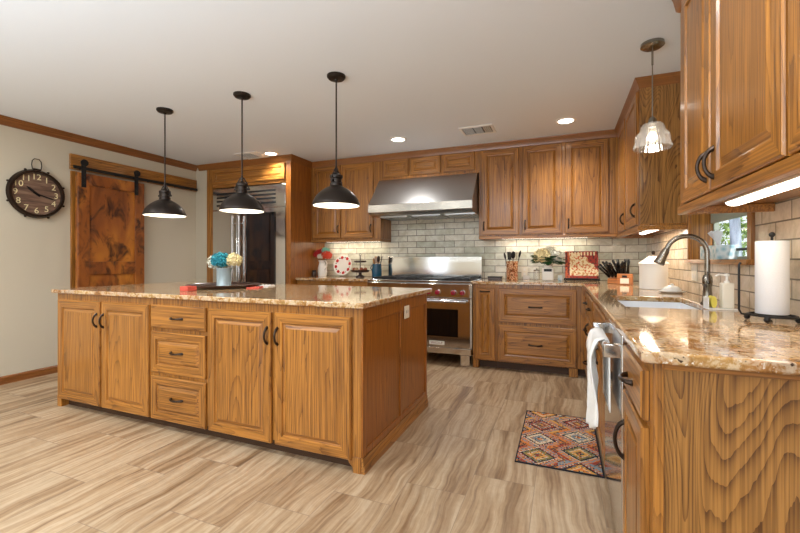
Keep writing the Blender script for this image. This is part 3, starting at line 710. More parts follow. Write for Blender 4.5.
rec('lit recessed ceiling light in front of the refrigerator surround', -3.32, 3.97)
def vent(label, x, y):
    t = thing('ceiling_vent', label, 'vent', (x, y, CEIL), 0)
    f = MB(); f.box(-.165, .165, -.13, -.105, -.01, -.001); f.box(-.165, .165, .105, .13, -.01, -.001); f.box(-.165, -.14, -.105, .105, -.01, -.001); f.box(.14, .165, -.105, .105, -.01, -.001); f.build('frame', 'enamel', t)
    MB().box(-.139, .139, -.104, .104, -.003, -.001).build('opening', 'slot', t)
    l = MB()
    for i in range(8): l.obox((-.085, -.09+i*.0257, -.008), (.048, 0, 0), (0, .007, .004), (0, -.001, .001)); 
    for i in range(8): l.obox((.012, -.09+i*.0257, -.008), (.04, 0, 0), (0, .007, .004), (0, -.001, .001))
    for i in range(4): l.obox((.07+i*.018, 0, -.008), (.004, 0, .004), (0, .1, 0), (.001, 0, -.001))
    l.build('louvre', 'enamel', t)
vent('white slotted ceiling air vent above the range aisle', -.79, 4.03); vent('white slotted ceiling air vent near the refrigerator', -3.60, 3.95)
def strip(label, x, y, z, L, along, power):
    t = thing('cabinet_light', label, 'light', (x, y, z), 0 if along == 'x' else ROT)
    MB().box(-L/2-.015, L/2+.015, -.032, .032, -.012, -.0005).build('housing', 'enamel', t, .004)
    b = MB(); n_ = 10; vs = []
    for e in (-L/2, L/2):
        for i in range(n_+1): a = PI*i/n_; vs.append((e, .028*math.cos(a), -.0122-.014*math.sin(a)))
    b.add(vs, [(i, i+1, n_+2+i, n_+1+i) for i in range(n_)]+[tuple(range(n_+1)), tuple(range(2*n_+1, n_, -1))]); b.build('diffuser', 'tube', t)
    l = bpy.data.lights.new('strip_light', 'AREA'); l.shape = 'RECTANGLE'; l.size = L; l.size_y = .05; l.energy = power; l.color = (1, .82, .60)
    lo = bpy.data.objects.new('strip_light', l); C.objects.link(lo); lo.location = (0, 0, -.03); lo.parent = t
strip('glowing lamp strip under the nearest wall cabinet', .625, 1.45, 1.380, 1.0, 'y', 1.3)
strip('glowing lamp strip under the corner wall cabinet beyond the window', .66, 3.75, 1.390, .7, 'y', 3.2)
strip('lamp strip under the three-door wall cabinet', -.2, 4.77, 1.407, .9, 'x', 1.2)
strip('lamp strip under the two-door wall cabinet left of the hood', -2.62, 4.77, 1.407, .8, 'x', 1.2)

# ------------------------------------------------------------ things on the counters
CZ = .9145
def bloom(label, col, c, r, base, cat='flower', name='hydrangea', group=None, petals=150, sq=(1, 1, .85)):
    """flower head of many small petals on a stem that runs down to base"""
    t = thing(name, label, cat, c, 0, group)
    mb = MB()
    for i in range(petals):
        z = 1-1.75*(i+.5)/petals; a = i*2.39996; rr = math.sqrt(max(0, 1-z*z))
        nrm = Vector((rr*math.cos(a), rr*math.sin(a), z)); q = nrm.to_track_quat('Z', 'Y'); k = random.uniform(.8, 1.12)
        ctr = Vector((nrm.x*r*sq[0], nrm.y*r*sq[1], nrm.z*r*sq[2]))*k; s = r*.24; tw = random.uniform(0, PI)
        ps = []
        for j in range(8):
            b = tw+j*PI/4; ra = s*(1.0 if j % 2 == 0 else .62); ps.append(ctr+q @ Vector((ra*math.cos(b), ra*math.sin(b), s*.45 if j % 2 == 0 else 0)))
        ps.append(ctr-q @ Vector((0, 0, s*.25)))
        mb.add(ps, [(j, (j+1) % 8, 8) for j in range(8)])
    mb.ball((0, 0, -.05*r), r*.74, 16, 0, sq)
    mb.build('petals', col, t, smooth=.5)
    b = Vector(base)-Vector(c); MB().tube([(0, 0, -r*.6), (b.x*.5, b.y*.5, (b.z-r*.6)*.5), b], .0025, 6).build('stem', 'stem', t)
    return t
def leaves(name, label, c, base, n, spread, size, mat='leaf', cat='leaves'):
    t = thing(name, label, cat, base); mb = MB(); c = Vector(c)-Vector(base)
    for i in range(n):
        a = i*2.4; d = Vector((math.cos(a)*spread[0], math.sin(a)*spread[1], random.uniform(-.5, .7)*spread[2])); tip = c+d; root = c*.55+d*.15
        m = (root+tip)/2; side = d.cross(Vector((0, 0, 1))); side = side.normalized()*size*.45 if side.length > 1e-6 else Vector((size*.4, 0, 0))
        st = tip-d.normalized()*size; mid = (st+tip)/2+Vector((0, 0, size*.12))
        mb.add([st, mid+side, tip, mid-side, mid-Vector((0, 0, size*.2))], [(0, 1, 4), (1, 2, 4), (2, 3, 4), (3, 0, 4)])
        mb.tube([Vector((0, 0, 0)), c*.5+d*.1, st], .0012, 5)
    mb.build('leaves', mat, t, smooth=1.2); return t

# island: tray, enamel can with hydrangeas, coral cloths
tx, ty = -2.60, 2.53
tr = MB().lathe([(.001, 0), (.24, 0), (.27, .008), (.285, .026), (.279, .028), (.262, .014), (.24, .009), (.001, .009)], (tx, ty, CZ), 64).build('round_tray', 'darkwood', None)
tag(tr, 'round dark wooden tray on the island worktop under the flower can', 'tray')
vx, vy, vz = tx-.02, ty+.02, CZ+.0096
v = thing('flower_can', 'pale blue-grey metal can holding teal and white flowers on the island tray', 'vase', (vx, vy, vz))
MB().lathe([(.001, 0), (.058, 0), (.060, .004), (.057, .01), (.057, .135), (.060, .14), (.060, .15), (.056, .15), (.054, .14), (.054, .012), (.001, .010)], (0, 0, 0), 40).build('body', 'paleblue', v)
MB().lathe([(.0572, .06), (.0585, .064), (.0572, .068)], (0, 0, 0), 40).build('rib', 'paleblue', v)
bloom('teal hydrangea head in the pale can on the island', 'teal', (vx+.0, vy-.03, vz+.215), .07, (vx, vy, vz+.02))
bloom('cream white hydrangea head right of the teal one on the island', 'cream', (vx+.08, vy+.025, vz+.215), .062, (vx+.01, vy+.01, vz+.02))
bloom('white hydrangea head left of the teal one on the island', 'whitep', (vx-.085, vy+.01, vz+.195), .068, (vx-.01, vy+.01, vz+.02))
leaves('hydrangea_leaves', 'small green leaves between the blooms in the island can', (vx, vy, vz+.20), (vx, vy, vz+.012), 9, (.09, .09, .06), .05)
def cloth(name, label, cx, cy, sx, sy, rz, z, mat, amp=.006, folds=3):
    mb = MB(); n_ = 16; vs = []; ca, sa = math.cos(rz), math.sin(rz)
    for lay in (0, 1):
        for i in range(n_+1):
            for j in range(n_+1):
                x = (i/n_-.5)*sx; y = (j/n_-.5)*sy; zz = amp*(1+math.sin(i*folds*.5+j*.4))*.6+.0015*(1-lay)
                vs.append((cx+x*ca-y*sa, cy+x*sa+y*ca, z+(zz+.003 if lay == 0 else 0)))
    K = (n_+1)**2; fs = []
    for i in range(n_):
        for j in range(n_):
            a = i*(n_+1)+j; fs += [(a, a+n_+1, a+n_+2, a+1), (K+a, K+a+1, K+a+n_+2, K+a+n_+1)]
    for i in range(n_):
        for (a, b_) in ((i, i+1), ((i+1)*(n_+1)+n_, i*(n_+1)+n_)) if False else (): pass
        a, b_ = i, i+1; fs.append((a, b_, K+b_, K+a)); a, b_ = n_*(n_+1)+i, n_*(n_+1)+i+1; fs.append((b_, a, K+a, K+b_))
        a, b_ = i*(n_+1), (i+1)*(n_+1); fs.append((b_, a, K+a, K+b_)); a, b_ = i*(n_+1)+n_, (i+1)*(n_+1)+n_; fs.append((a, b_, K+b_, K+a))
    o = mb.add(vs, fs).build(name, mat, None, smooth=1.0); return tag(o, label, 'napkin')
cloth('folded_napkin', 'coral red folded napkin on the island just right of the round tray', -2.30, 2.56, .10, .16, .5, CZ, 'rednap')
cloth('folded_napkin', 'white folded napkin beside the coral one on the island', -2.36, 2.75, .12, .12, .2, CZ, 'cloth')
b = MB().box(-2.57, -2.49, 2.09, 2.17, CZ, CZ+.035).build('coaster_stack', 'rednap', None, .004); tag(b, 'small coral red block of coasters left of the tray near the island edge', 'coaster')

# left of the range
px_, py_ = -3.03, 4.66
v = thing('pitcher', 'white ceramic pitcher with a handle holding red flowers left of the range', 'pitcher', (px_, py_, CZ), -.4)
v.scale = (1.1, 1.1, 1.1)
MB().lathe([(.001, 0), (.05, 0), (.054, .01), (.058, .06), (.054, .11), (.042, .155), (.040, .175), (.05, .20), (.046, .20), (.036, .175), (.038, .155), (.048, .11), (.001, .02)], (0, 0, 0), 36, 0).build('body', 'white', v)
MB().tube([(.045, 0, .185), (.075, 0, .19), (.098, 0, .165), (.092, 0, .12), (.056, 0, .08)], [.006, .007, .007, .007, .006], 10).build('handle', 'white', v)
for (dx, dy, dz, r, m, l) in ((-.07, 0, .30, .065, 'redp', 'red bloom at the left of the white pitcher'), (.085, -.02, .285, .065, 'orangep', 'coral red bloom at the right of the white pitcher'),
                              (.03, .03, .345, .055, 'mint', 'mint green bloom at the top of the white pitcher'), (-.002, -.045, .27, .04, 'whitep', 'small white bloom low in front of the white pitcher'), (-.03, .04, .33, .055, 'redp', 'red bloom at the back of the white pitcher')):
    bloom(l, m, (px_+dx, py_+dy, CZ+dz), r, (px_+dx*.1, py_+dy*.1, CZ+.04), name='cloth_flower', petals=90)
pl_ = thing('round_plate', 'white plate with a wreath of red flowers standing against the backsplash', 'plate', (-2.795, 4.815, CZ+.15))
pl_.scale = (1.35, 1.35, 1.35)
pl_.rotation_euler = (PI/2-.22, 0, 0)
MB().lathe([(.001, 0), (.06, 0), (.075, .004), (.105, .010), (.106, .013), (.074, .008), (.058, .004), (.001, .004)], (0, 0, 0), 48).build('dish', 'white', pl_)
for k in range(8):
    a = k*PI/4+.2; b = MB()
    for q in range(5): aa = q*2*PI/5; b.ball((.083*math.cos(a)+.009*math.cos(aa), .083*math.sin(a)+.009*math.sin(aa), .0085), .011, 8, 0, (1, 1, .3))
    b.build('painted_flower', 'redp', pl_)
    a = k*PI/4+.55; MB().ball((.083*math.cos(a), .083*math.sin(a), .0085), .008, 8, 0, (1.3, .7, .3)).build('painted_leaf', 'leaf', pl_)
ts = thing('tiered_stand', 'dark two-tier stand with round fruit left of the range', 'stand', (-2.45, 4.66, CZ))
MB().lathe([(.001, 0), (.06, 0), (.058, .012), (.022, .03), (.018, .055), (.04, .062), (.001, .062)], (0, 0, 0), 32).build('foot', 'darkwood', ts)
MB().lathe([(.001, .0625), (.10, .0625), (.118, .072), (.12, .092), (.114, .092), (.108, .076), (.001, .071)], (0, 0, 0), 40).build('lower_tray', 'darkwood', ts)
MB().cyl((0, 0, .0715), (0, 0, .28), .006, 10).build('post', 'black', ts)
MB().lathe([(.0065, .19), (.07, .19), (.082, .20), (.08, .215), (.074, .212), (.068, .198), (.0065, .196)], (0, 0, 0), 36).build('upper_tray', 'darkwood', ts)
MB().tube([(.014*math.cos(a*PI/6), 0, .293+.014*math.sin(a*PI/6)) for a in range(12)], .0035, 6, closed=True).build('finial', 'black', ts)
for k in range(7):
    a = k*2*PI/7; o = MB().ball((0, 0, 0), .025, 14).build('decorative_ball', ('apple', 'tan')[k % 2]); o.location = (-2.45+.076*math.cos(a), 4.66+.076*math.sin(a), CZ+.10)
    tag(o, ('russet round ball on the lower tier of the dark stand', 'tan round ball on the lower tier of the dark stand')[k % 2], 'ball', ('russet balls on the tiered stand', 'tan balls on the tiered stand')[k % 2])
def utensil(name, label, base, tip, mat, kind, group=None):
    base, tip = Vector(base), Vector(tip); t = thing(name, label, 'utensil', base, 0, group); d = tip-base; L = d.length
    q = d.to_track_quat('Z', 'Y'); t.rotation_mode = 'QUATERNION'; t.rotation_quaternion = q
    MB().tube([(0, 0, 0), (0, 0, L*.5), (0, 0, L-.05)], [.005, .0045, .004], 8).build('handle', mat, t)
    b = MB()
    if kind == 'spoon': b.ball((0, 0, L-.03), .04, 14, 0, (.75, .3, 1.05))
    elif kind == 'turner': b.box(-.034, .034, -.002, .002, L-.07, L+.02)
    else:
        for k in range(6): a = k*PI/3; b.tube([(0, 0, L-.06), (.022*math.cos(a), .022*math.sin(a), L-.03), (.016*math.cos(a), .016*math.sin(a), L-.005), (0, 0, L+.008)], .0022, 6)
    b.build('head', mat, t, .001 if kind == 'turner' else 0)
cx, cy = -2.20, 4.64
c = thing('utensil_crock', 'blue stoneware crock with a side handle next to the range backguard', 'crock', (cx, cy, CZ))
c.scale = (1.12, 1.12, 1.15)
MB().lathe([(.001, 0), (.052, 0), (.056, .01), (.058, .09), (.05, .125), (.052, .15), (.048, .15), (.045, .125), (.052, .09), (.05, .012), (.001, .01)], (0, 0, 0), 36).build('body', 'blue', c)
MB().tube([(-.05, 0, .13), (-.072, 0, .125), (-.08, 0, .10), (-.056, 0, .075)], .005, 8).build('handle', 'blue', c)
for k, (dx, dy, h, m, kd, l) in enumerate(((-.045, 0, .235, 'woodlight', 'spoon', 'pale wooden spoon leaning left in the blue crock'), (-.005, .02, .25, 'woodlight', 'turner', 'wooden turner upright in the blue crock'),
                            (.03, -.01, .265, 'darkwood', 'spoon', 'dark wooden spoon in the blue crock'), (.06, .02, .25, 'black', 'turner', 'black turner leaning right in the blue crock'))):
    utensil('cooking_utensil', l, (cx+dx*.25, cy+dy*.3, CZ+.0125), (cx+dx, cy+dy, CZ+h), m, kd)
b = thing('candle_jar', 'small dark jar at the left end of the counter beside the refrigerator surround', 'jar', (-3.085, 4.55, CZ)); 
MB().lathe([(.001, 0), (.028, 0), (.030, .004), (.030, .06), (.024, .07), (.001, .07)], (0, 0, 0), 24).build('body', 'darkwood', b); MB().lathe([(.001, .0705), (.027, .0705), (.027, .085), (.001, .087)], (0, 0, 0), 24).build('lid', 'black', b)

# right of the range
b = thing('butter_box', 'low dark wooden box on the counter just right of the range', 'box', (-.70, 4.57, CZ))
MB().box(-.075, .075, -.04, .04, 0, .03).build('body', 'darkwood', b, .003); MB().box(-.078, .078, -.043, .043, .0305, .04).build('lid', 'black', b, .003)
cx, cy = -.525, 4.66
c = thing('utensil_crock', 'orange and cream mottled crock full of black utensils right of the range', 'crock', (cx, cy, CZ))
c.scale = (1, 1, 1.2)
n = N('mottled_glaze'); f = n.noise(n.coords(False), 34, 2, .5, 1.5); n.set(Base_Color=n.ramp(f, [(.4, lin((120, 62, 34))), (.47, lin((206, 128, 62))), (.54, lin((236, 214, 176))), (.62, lin((188, 84, 48)))]), Roughness=.25); M['mottle'] = n.m
MB().lathe([(.001, 0), (.058, 0), (.062, .006), (.062, .165), (.065, .175), (.060, .175), (.056, .165), (.056, .012), (.001, .01)], (0, 0, 0), 36).build('body', 'mottle', c)
for k, (dx, dy, h, kd, l) in enumerate(((-.085, -.01, .30, 'spoon', 'black ladle leaning far left in the mottled crock'), (-.035, .02, .295, 'turner', 'black turner left of centre in the mottled crock'),
                            (.015, -.02, .31, 'spoon', 'black spoon upright in the mottled crock'), (.09, .0, .32, 'spoon', 'black spoon leaning right in the mottled crock'))):
    utensil('cooking_utensil', l, (cx+dx*.25, cy+dy*.3, CZ+.0125), (cx+dx, cy+dy, CZ+h), 'black', kd)
cx, cy = -.145, 4.64
v = thing('flower_jar', 'white square jar with a dark label holding white hydrangeas', 'vase', (cx, cy, CZ))
MB().box(-.06, .06, -.05, .05, 0, .14).build('body', 'white', v, .012, seg=3); MB().lathe([(.045, .1405), (.045, .165), (.040, .165), (.040, .1405)], (0, 0, 0), 28).build('neck', 'white', v)
MB().box(-.040, .040, -.0535, -.0505, .10, .128).build('label_strip', 'black', v)
bloom('cream hydrangea head at the left of the white jar by the cookbook', 'cream', (cx-.06, cy-.04, CZ+.265), .088, (cx-.01, cy, CZ+.145))
bloom('white hydrangea head at the right of the white jar by the cookbook', 'whitep', (cx+.085, cy-.02, CZ+.255), .08, (cx+.01, cy, CZ+.145))
bloom('white hydrangea head at the back of the white jar by the cookbook', 'whitep', (cx+.02, cy+.03, CZ+.31), .07, (cx, cy+.01, CZ+.145), petals=80)
leaves('hydrangea_leaves', 'broad green leaves around the white hydrangeas by the cookbook', (cx, cy-.03, CZ+.215), (cx, cy, CZ+.142), 40, (.19, .12, .09), .12)
b = MB().box(-.42, -.35, 4.82, 4.86, CZ, CZ+.045).build('recipe_box', 'white', None, .004); tag(b, 'small white box on the counter between the mottled crock and the white jar', 'box')
b = thing('glass_canister', 'clear glass canister left of the white flower jar', 'canister', (-.265, 4.70, CZ))
MB().lathe([(.001, 0), (.032, 0), (.032, .10), (.029, .10), (.029, .004), (.001, .004)], (0, 0, 0), 28).build('jar', 'glass', b); MB().lathe([(.001, .1005), (.033, .1005), (.033, .115), (.008, .118), (.008, .13), (.001, .132)], (0, 0, 0), 28).build('lid', 'nickel', b)
b = MB().box(-.045, .0, 4.62, 4.66, CZ, CZ+.06).build('tea_box', 'tissuebox', None, .003); tag(b, 'small pale blue box between the flower jar and the cookbook', 'box')
# cookbook on a black stand
bx, by = .19, 4.68
st = thing('book_stand', 'black metal easel stand carrying the cookbook', 'stand', (bx, by, CZ))
b = MB(); b.tube([(-.17, -.03, .03), (-.17, -.045, .012), (-.16, -.03, .006), (-.15, .08, .006), (-.13, .075, .2)], .005, 8); b.tube([(.17, -.03, .03), (.17, -.045, .012), (.16, -.03, .006), (.15, .08, .006), (.13, .075, .2)], .005, 8)
b.box(-.165, .165, -.035, .015, .016, .026); b.cyl((-.15, .08, .006), (.15, .08, .006), .004, 8); b.build('frame', 'black', st)
bk = thing('cookbook', 'large cookbook with a red and cream food picture on its cover, on the black stand', 'book', (bx, by-.012, CZ+.030)); bk.rotation_euler = (-.28, 0, 0); bk.scale = (1.08, 1, 1.3)
for nm, c_ in (('cv_red', (168, 50, 32)), ('cv_dark', (92, 34, 22)), ('cv_cream', (236, 218, 176)), ('cv_tan', (206, 150, 92)), ('cv_orange', (206, 96, 44))): M[nm] = flat('cover_'+nm[3:], c_, .35)
MB().box(-.145, .145, .002, .022, .002, .225).build('pages', 'paper', bk); 
NX, NZ = 42, 32; mb = MB(); cells = []; CN = ['cv_red', 'cv_dark', 'cv_cream', 'cv_tan', 'cv_orange']
from mathutils import noise as mn
vs = [(-.15+.30*i/NX, -.002, .23*j/NZ) for j in range(NZ+1) for i in range(NX+1)]; fs = []; ms = []
for j in range(NZ):
    for i in range(NX):
        x, z = i/NX, j/NZ; q = mn.noise(Vector((x*7, z*7, 1.3))); q2 = mn.noise(Vector((x*16, z*16, 5)))
        inside = z > .08 and (x > .12) and (x+z*.9 < 1.25+q*.15) and (z < .92)
        if z > .8 and (int(x*21) % 2 == 0) and .1 < x < .9 and .84 < z < .94: m = 2
        elif inside: m = 2 if q2 > -.05 else (3 if q > 0 else 4)
        else: m = (4 if x < .12 and q2 > 0 else (0 if q2 > -.15 else 1))
        fs.append((j*(NX+1)+i, j*(NX+1)+i+1, (j+1)*(NX+1)+i+1, (j+1)*(NX+1)+i)); ms.append(m)
mb.add(vs, fs, ms); mb.box(-.15, .15, -.0019, .0015, 0, .23, 0); mb.box(-.15, .15, .0225, .0255, 0, .23, 0)
o = mb.build('cover', CN, bk)

# knife block with its knives
kx, ky = .50, 4.33
kb = thing('knife_block', 'wide wooden knife block in the counter corner bristling with black handles', 'knife block', (kx, ky, CZ), -.35)
b = MB(); pf = [(-.06, 0), (.09, 0), (.09, .085), (-.06, .045)]
b.add([(-.085, y, z) for y, z in pf]+[(.085, y, z) for y, z in pf], [(0, 1, 2, 3), (7, 6, 5, 4)]+[(i, (i+1) % 4, (i+1) % 4+4, i+4) for i in range(4)]); b.build('block', 'block', kb, .004)
kn = None; i = 0
rz = Matrix.Rotation(-.35, 3, 'Z')
for r in range(3):
    for c_ in range(6):
        loc = rz @ Vector((-.068+c_*.027, -.035+r*.045, .0005)); loc = Vector((kx, ky, CZ))+loc+Vector((0, 0, .055+r*.012))
        if kn is None:
            kn = thing('kitchen_knife', 'black-handled knife standing in the wooden knife block', 'knife', loc, 0, 'black-handled knives in the block')
            kn.rotation_euler = (-.35, 0, -.35)
            MB().tube([(0, 0, .008), (0, 0, .02), (0, 0, .09), (0, .003, .15), (0, .004, .158)], [.010, .0105, .0095, .012, .007], 8).build('handle', 'blackgloss', kn); MB().box(-.001, .001, -.008, .008, -.04, .012).build('blade', 'chrome', kn)
            k2 = kn
        else: k2 = dup(kn, loc)
        k2.rotation_euler = (.5+random.uniform(-.12, .12)-.16*r, -.62+.15*c_+random.uniform(-.1, .1), -.35)
b = thing('photo_block', 'brown wooden block with a pale square print beside the knife block', 'block', (.525, 4.12, CZ), -.35)
MB().box(-.062, .062, -.02, .02, 0, .10).build('block', 'block', b, .003)
MB().box(-.035, .035, -.0215, -.0205, .012, .06).build('print', 'plastic', b); MB().box(-.02, .02, -.0215, -.0205, .066, .085).build('mark', 'black', b)

# white canister, butter dish
cn = thing('canister', 'large white ribbed canister with a conical lid by the window', 'canister', (.655, 3.62, CZ))
MB().lathe([(.001, 0), (.092, 0), (.096, .004)]+[(.096-.0012*(k % 2), .01+k*.012) for k in range(14)]+[(.098, .185), (.098, .19), (.001, .19)], (0, 0, 0), 48).build('body', 'enamel', cn)
MB().lathe([(.001, .1905), (.100, .1905), (.103, .198), (.098, .205), (.03, .255), (.001, .258)], (0, 0, 0), 48).build('lid', 'enamel', cn)
MB().lathe([(.001, .2555), (.03, .256), (.022, .264), (.010, .27), (.014, .285), (.008, .298), (.001, .30)], (0, 0, 0), 20).build('knob', 'bronze', cn)
bd_ = thing('butter_dish', 'small white lidded butter dish right of the canister', 'dish', (.70, 3.27, CZ))
MB().lathe([(.001, 0), (.06, 0), (.078, .010), (.078, .013), (.001, .010)], (0, 0, 0), 36).build('plate', 'white', bd_)
MB().lathe([(.001, .0135), (.058, .0135), (.056, .025), (.035, .045), (.012, .052), (.010, .062), (.001, .064)], (0, 0, 0), 36).build('lid', 'white', bd_)

# faucet
fc = thing('faucet', 'tall arched brushed nickel faucet behind the white sink', 'faucet', (.69, 2.50, CZ))
MB().lathe([(.001, 0), (.030, 0), (.030, .006), (.023, .014), (.020, .05), (.018, .09), (.022, .10), (.022, .135), (.016, .15), (.001, .15)], (0, 0, 0), 28).build('base', 'nickel', fc)
pts = [(0, 0, .145), (0, 0, .22)]+[(-.09+.09*math.cos(a), -.0, .262+.09*math.sin(a)) for a in [PI*k/16 for k in range(0, 14)]]
e = Vector(pts[-1]); pts.append(tuple(e+Vector((-.012, 0, -.025)))); MB().tube(pts, .0125, 16).build('spout', 'nickel', fc)
e = Vector(pts[-1]); d = Vector((-.42, 0, -.9)); MB().tube([e, e+d*.015, e+d*.05, e+d*.085, e+d*.09], [.014, .019, .021, .027, .024], 18).build('spray_head', 'nickel', fc)
MB().tube([(0, -.02, .115), (0, -.04, .12), (-.01, -.06, .135), (-.02, -.085, .165)], [.011, .012, .009, .007], 12).build('lever', 'nickel', fc)
# soap set, paper towel
sd = thing('soap_dispenser', 'cream square soap dispenser bottle standing beside the faucet', 'soap dispenser', (.70, 2.27, CZ), .0)
MB().box(-.022, .022, -.022, .022, .0065, .122).build('bottle', 'plastic', sd, .004); MB().lathe([(.001, .1185), (.012, .1185), (.011, .13), (.005, .134), (.005, .152), (.010, .153), (.010, .164), (.001, .166)], (0, 0, 0), 20).build('pump', 'white', sd)
MB().tube([(0, 0, .158), (-.03, 0, .160), (-.042, 0, .152)], .0045, 8).build('nozzle', 'white', sd)
ca = thing('sponge_caddy', 'white tray under the soap dispenser with a slot for the sponge', 'caddy', (.69, 2.27, CZ))
b = MB().box(-.07, .04, -.035, .035, 0, .006); b.box(-.07, -.066, -.035, .035, .0062, .055); b.build('tray', 'white', ca, .001)
b = MB().tube([(.0, -.027, 0), (.0, .027, 0)], .02, 16).build('sponge', 'yellow'); b.scale = (.55, 1, 1.35); b.location = (.645, 2.27, CZ+.034); tag(b, 'yellow oval sponge in the white caddy beside the soap bottle', 'sponge')
ph = thing('paper_towel_holder', 'black wire paper towel holder with ball feet under the cabinet', 'holder', (.722, 1.90, CZ), .42)
b = MB(); b.tube([(.062*math.cos(2*PI*i/32), .075*math.sin(2*PI*i/32)-.0, .022) for i in range(32)], .0045, 8, closed=True); b.cyl((0, -.075, .022), (0, .075, .022), .004, 8); b.cyl((-.062, 0, .022), (.062, 0, .022), .004, 8); b.cyl((0, 0, .022), (0, 0, .315), .004, 8); b.ball((0, 0, .322), .010, 12); b.build('frame', 'black', ph)
for (x, y) in ((-.058, -.04), (.045, -.055), (-.045, .055), (.045, .055)): MB().ball((x, y, .0105), .0105, 12).build('foot', 'black', ph)
b = MB(); b.tube([(-.06, .02, .022), (-.085, .035, .024), (-.09, .04, .04), (-.09, .04, .21), (-.085, .038, .218)], .004, 8); b.build('side_arm', 'black', ph)
rl = thing('paper_towel_roll', 'tall white roll of paper towels on the black wire holder', 'paper towel', (.722, 1.90, CZ+.028))
MB().lathe([(.018, 0), (.0465, 0), (.048, .002), (.048, .268), (.0465, .27), (.018, .27), (.018, 0)], (0, 0, 0), 48).build('paper', 'paper', rl); MB().lathe([(.0165, .001), (.0178, .001), (.0178, .269), (.0165, .269), (.0165, .001)], (0, 0, 0), 24).build('core', 'tan', rl)
# tissue box on the sill
tb = thing('tissue_box', 'pale blue patterned tissue box on the window sill', 'tissue box', (.895, 3.04, WZ0+.0045), 0)
MB().box(-.055, .055, -.15, .15, 0, .085).build('box', 'tissuebox', tb, .003)
b = MB(); n_ = 8; vs = []
for i in range(n_+1):
    for j in range(n_+1):
        x = (i/n_-.5); z = j/n_; vs.append((.02*math.sin(i*1.1+z*2)*(.3+z)-.01*z, x*(.05+.05*z)+.02*z, .0855+z*.085+.012*math.sin(i*2)*z))
b.add(vs, [(i*(n_+1)+j, (i+1)*(n_+1)+j, (i+1)*(n_+1)+j+1, i*(n_+1)+j+1) for i in range(n_) for j in range(n_)]); o = b.build('tissue', 'paper', tb, smooth=2)
sm_ = o.modifiers.new('thick', 'SOLIDIFY'); sm_.thickness = .0015
# wall outlets
def outlet(label, loc, rz, w_=.07, h_=.115):
    t = thing('wall_outlet', label, 'outlet', loc, rz)
    MB().box(-w_/2, w_/2, -.006, -.0005, -h_/2, h_/2).build('plate', 'plastic', t, .002)
    b = MB()
    for x in ((-.02, .02) if w_ > .1 else (0,)):
        for z in (-.026, .026): b.box(x-.012, x+.012, -.0075, -.0062, z-.016, z+.016)
    b.build('socket', 'enamel', t, .001)
outlet('cream double outlet plate on the tiled wall between canister and faucet', (XR, 3.22, 1.06), -PI/2, .115)
outlet('cream outlet plate low on the backsplash behind the mottled crock', (-.41, YB, 1.0), 0)
# towel hanging over the dishwasher handle
mb = MB(); NU, NV = 14, 40; vs = []
for side in (0, 1):
    for j in range(NV+1):
        s_ = j/NV
        for i in range(NU+1):
            u_ = i/NU
            L1, L2 = .37, .30; s = -L2+(L1+L2)*s_
            wid = .30*(1-.35*abs(s)/L1) if s > 0 else .28
            yy = 1.90+(u_-.5)*wid-.02*max(0, s)/L1; fold = .012*math.sin(u_*PI*5+.6)*min(1, abs(s)/.08)+.006*math.sin(u_*9+s*14)
            R = .0185
            if abs(s) < R*PI/2: a = s/R; x = -R*math.sin(a); z = .815+R*math.cos(a)
            else: x = -R*(1 if s > 0 else -1); z = .815-(abs(s)-R*PI/2)
            x = .153+x+(-abs(fold)*2.2 if s > 0 else abs(fold)*.12)-side*.0
            if s > 0: z -= .04*math.sin(u_*PI)*s/L1
            vs.append((x, yy, z))
    break
mb.add(vs, [(j*(NU+1)+i, j*(NU+1)+i+1, (j+1)*(NU+1)+i+1, (j+1)*(NU+1)+i) for j in range(NV) for i in range(NU)])
tw = mb.build('hand_towel', 'cloth', None, smooth=2); q = tw.modifiers.new('thick', 'SOLIDIFY'); q.thickness = .004; q.offset = 0
tag(tw, 'white hand towel draped over the dishwasher handle', 'towel')

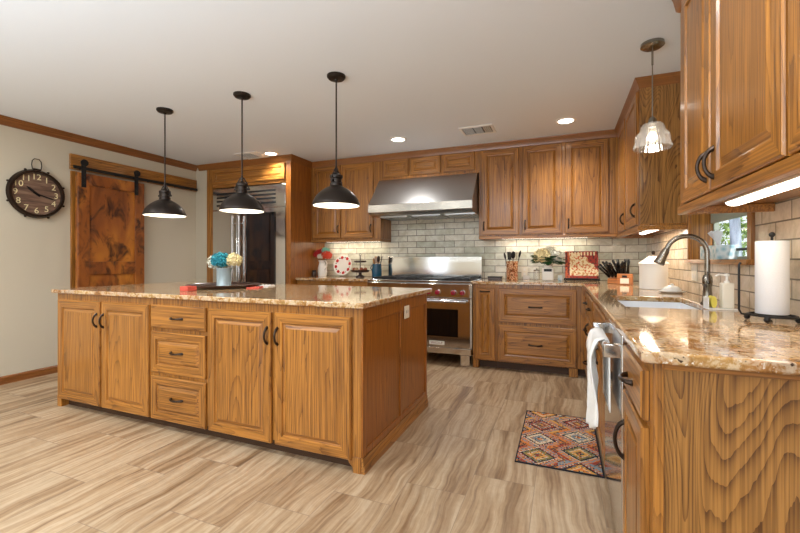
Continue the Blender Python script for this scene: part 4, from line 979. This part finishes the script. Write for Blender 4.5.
# rug: woven from small cells
RC = [('rg_navy', (30, 28, 36)), ('rg_rust', (206, 118, 44)), ('rg_ochre', (206, 150, 70)), ('rg_rose', (152, 98, 66)), ('rg_blue', (120, 134, 142)), ('rg_cream', (206, 190, 164)), ('rg_red', (150, 56, 36)), ('rg_olive', (128, 116, 62))]
for k_, c_ in RC: M[k_] = flat('rug_'+k_[3:], c_, .95)
RX0, RX1, RY0, RY1 = -.25, .205, 2.34, 3.16; NXr, NYr = 62, 112
top = []; ms = []
for j in range(NYr):
    for i in range(NXr):
        px = i/NXr*2.0; py = j/NYr*3.6
        if i < 1 or i > NXr-2 or j < 1 or j > NYr-2: m = 0
        else:
            a = px % 1.0; b = (py+ (.5 if int(px) % 2 else 0)) % 1.0; d = abs(a-.5)+abs(b-.5); cell = (int(px)*3+int(py+(.5 if int(px) % 2 else 0))*5) % 4
            d2 = abs((a+.5) % 1-.5)+abs((b+.5) % 1-.5)
            st_ = ((i//2)+(j//2)) % 2
            A = [(2, 1, 7, 6), (4, 3, 5, 1), (3, 4, 6, 2), (1, 5, 2, 4)][cell]
            if d < .07: m = A[3]
            elif d < .13: m = 0 if st_ else A[2]
            elif d < .22: m = A[0]
            elif d < .27: m = A[1] if st_ else 5
            elif d < .37: m = A[2]
            elif d < .44: m = 0
            elif d < .50: m = 5 if st_ else 6
            elif d2 < .10: m = A[1]
            elif d2 < .2: m = 0 if st_ else 3
            elif d2 < .32: m = A[3]
            else: m = 4 if st_ else 1
            if random.random() < .16: m = random.choice((2, 4, 0, 0))
        ms.append(m)
mb = MB(); vs = [(RX0+(RX1-RX0)*i/NXr, RY0+(RY1-RY0)*j/NYr, .008) for j in range(NYr+1) for i in range(NXr+1)]
mb.add(vs, [(j*(NXr+1)+i, j*(NXr+1)+i+1, (j+1)*(NXr+1)+i+1, (j+1)*(NXr+1)+i) for j in range(NYr) for i in range(NXr)], ms)
mb.box(RX0, RX1, RY0, RY1, .0005, .0079, 0)
rug = mb.build('rug', [k_ for k_, c_ in RC]); tag(rug, 'small patterned rug of rust, ochre and navy diamonds on the floor by the sink', 'rug')

# ------------------------------------------------------------ garden outside the window
struct(MB().box(XR+.5, 16, -6, 26, -.6, -.5).build('ground', 'lawn'))
def tree(label, x, y, r, h, nleaf, cr, cz, base=-.5, mat='foliage'):
    t = thing('garden_tree', label, 'tree', (x, y, base))
    MB().tube([(0, 0, 0), (.05, .02, h*.3), (0, .08, h*.65), (.1, 0, h)], [r*1.2, r, r*.85, r*.5], 14).build('trunk', 'bark', t)
    b = MB()
    for i in range(nleaf):
        v_ = Vector((random.gauss(0, 1), random.gauss(0, 1), random.gauss(0, 1))).normalized()*random.uniform(.55, 1)
        p_ = Vector((v_.x*cr, v_.y*cr, cz+v_.z*cr*1.0)); q = Quaternion(Vector((random.random(), random.random(), random.random())).normalized(), random.uniform(0, 6)); s_ = random.uniform(.05, .11)
        b.add([p_+q @ Vector(k) for k in ((-s_, 0, 0), (0, s_*.5, 0), (s_, 0, 0), (0, -s_*.5, .01))], [(0, 1, 2, 3)])
    b.build('crown', mat, t)
tree('grey-barked garden tree seen through the kitchen window', 3.07, 9.6, .09, 5.5, 1500, 2.0, 5.2)
tree('leafy green shrub left of the tree outside the window', 3.9, 13.6, .05, 1.8, 2200, 1.5, 1.7)
tree('leafy green shrub right of the tree outside the window', 4.75, 9.9, .05, 1.8, 2400, 1.25, 1.7)
tree('leafy green tree far behind the others outside the window', 7.4, 19.5, .15, 4.5, 2600, 3.0, 2.6)
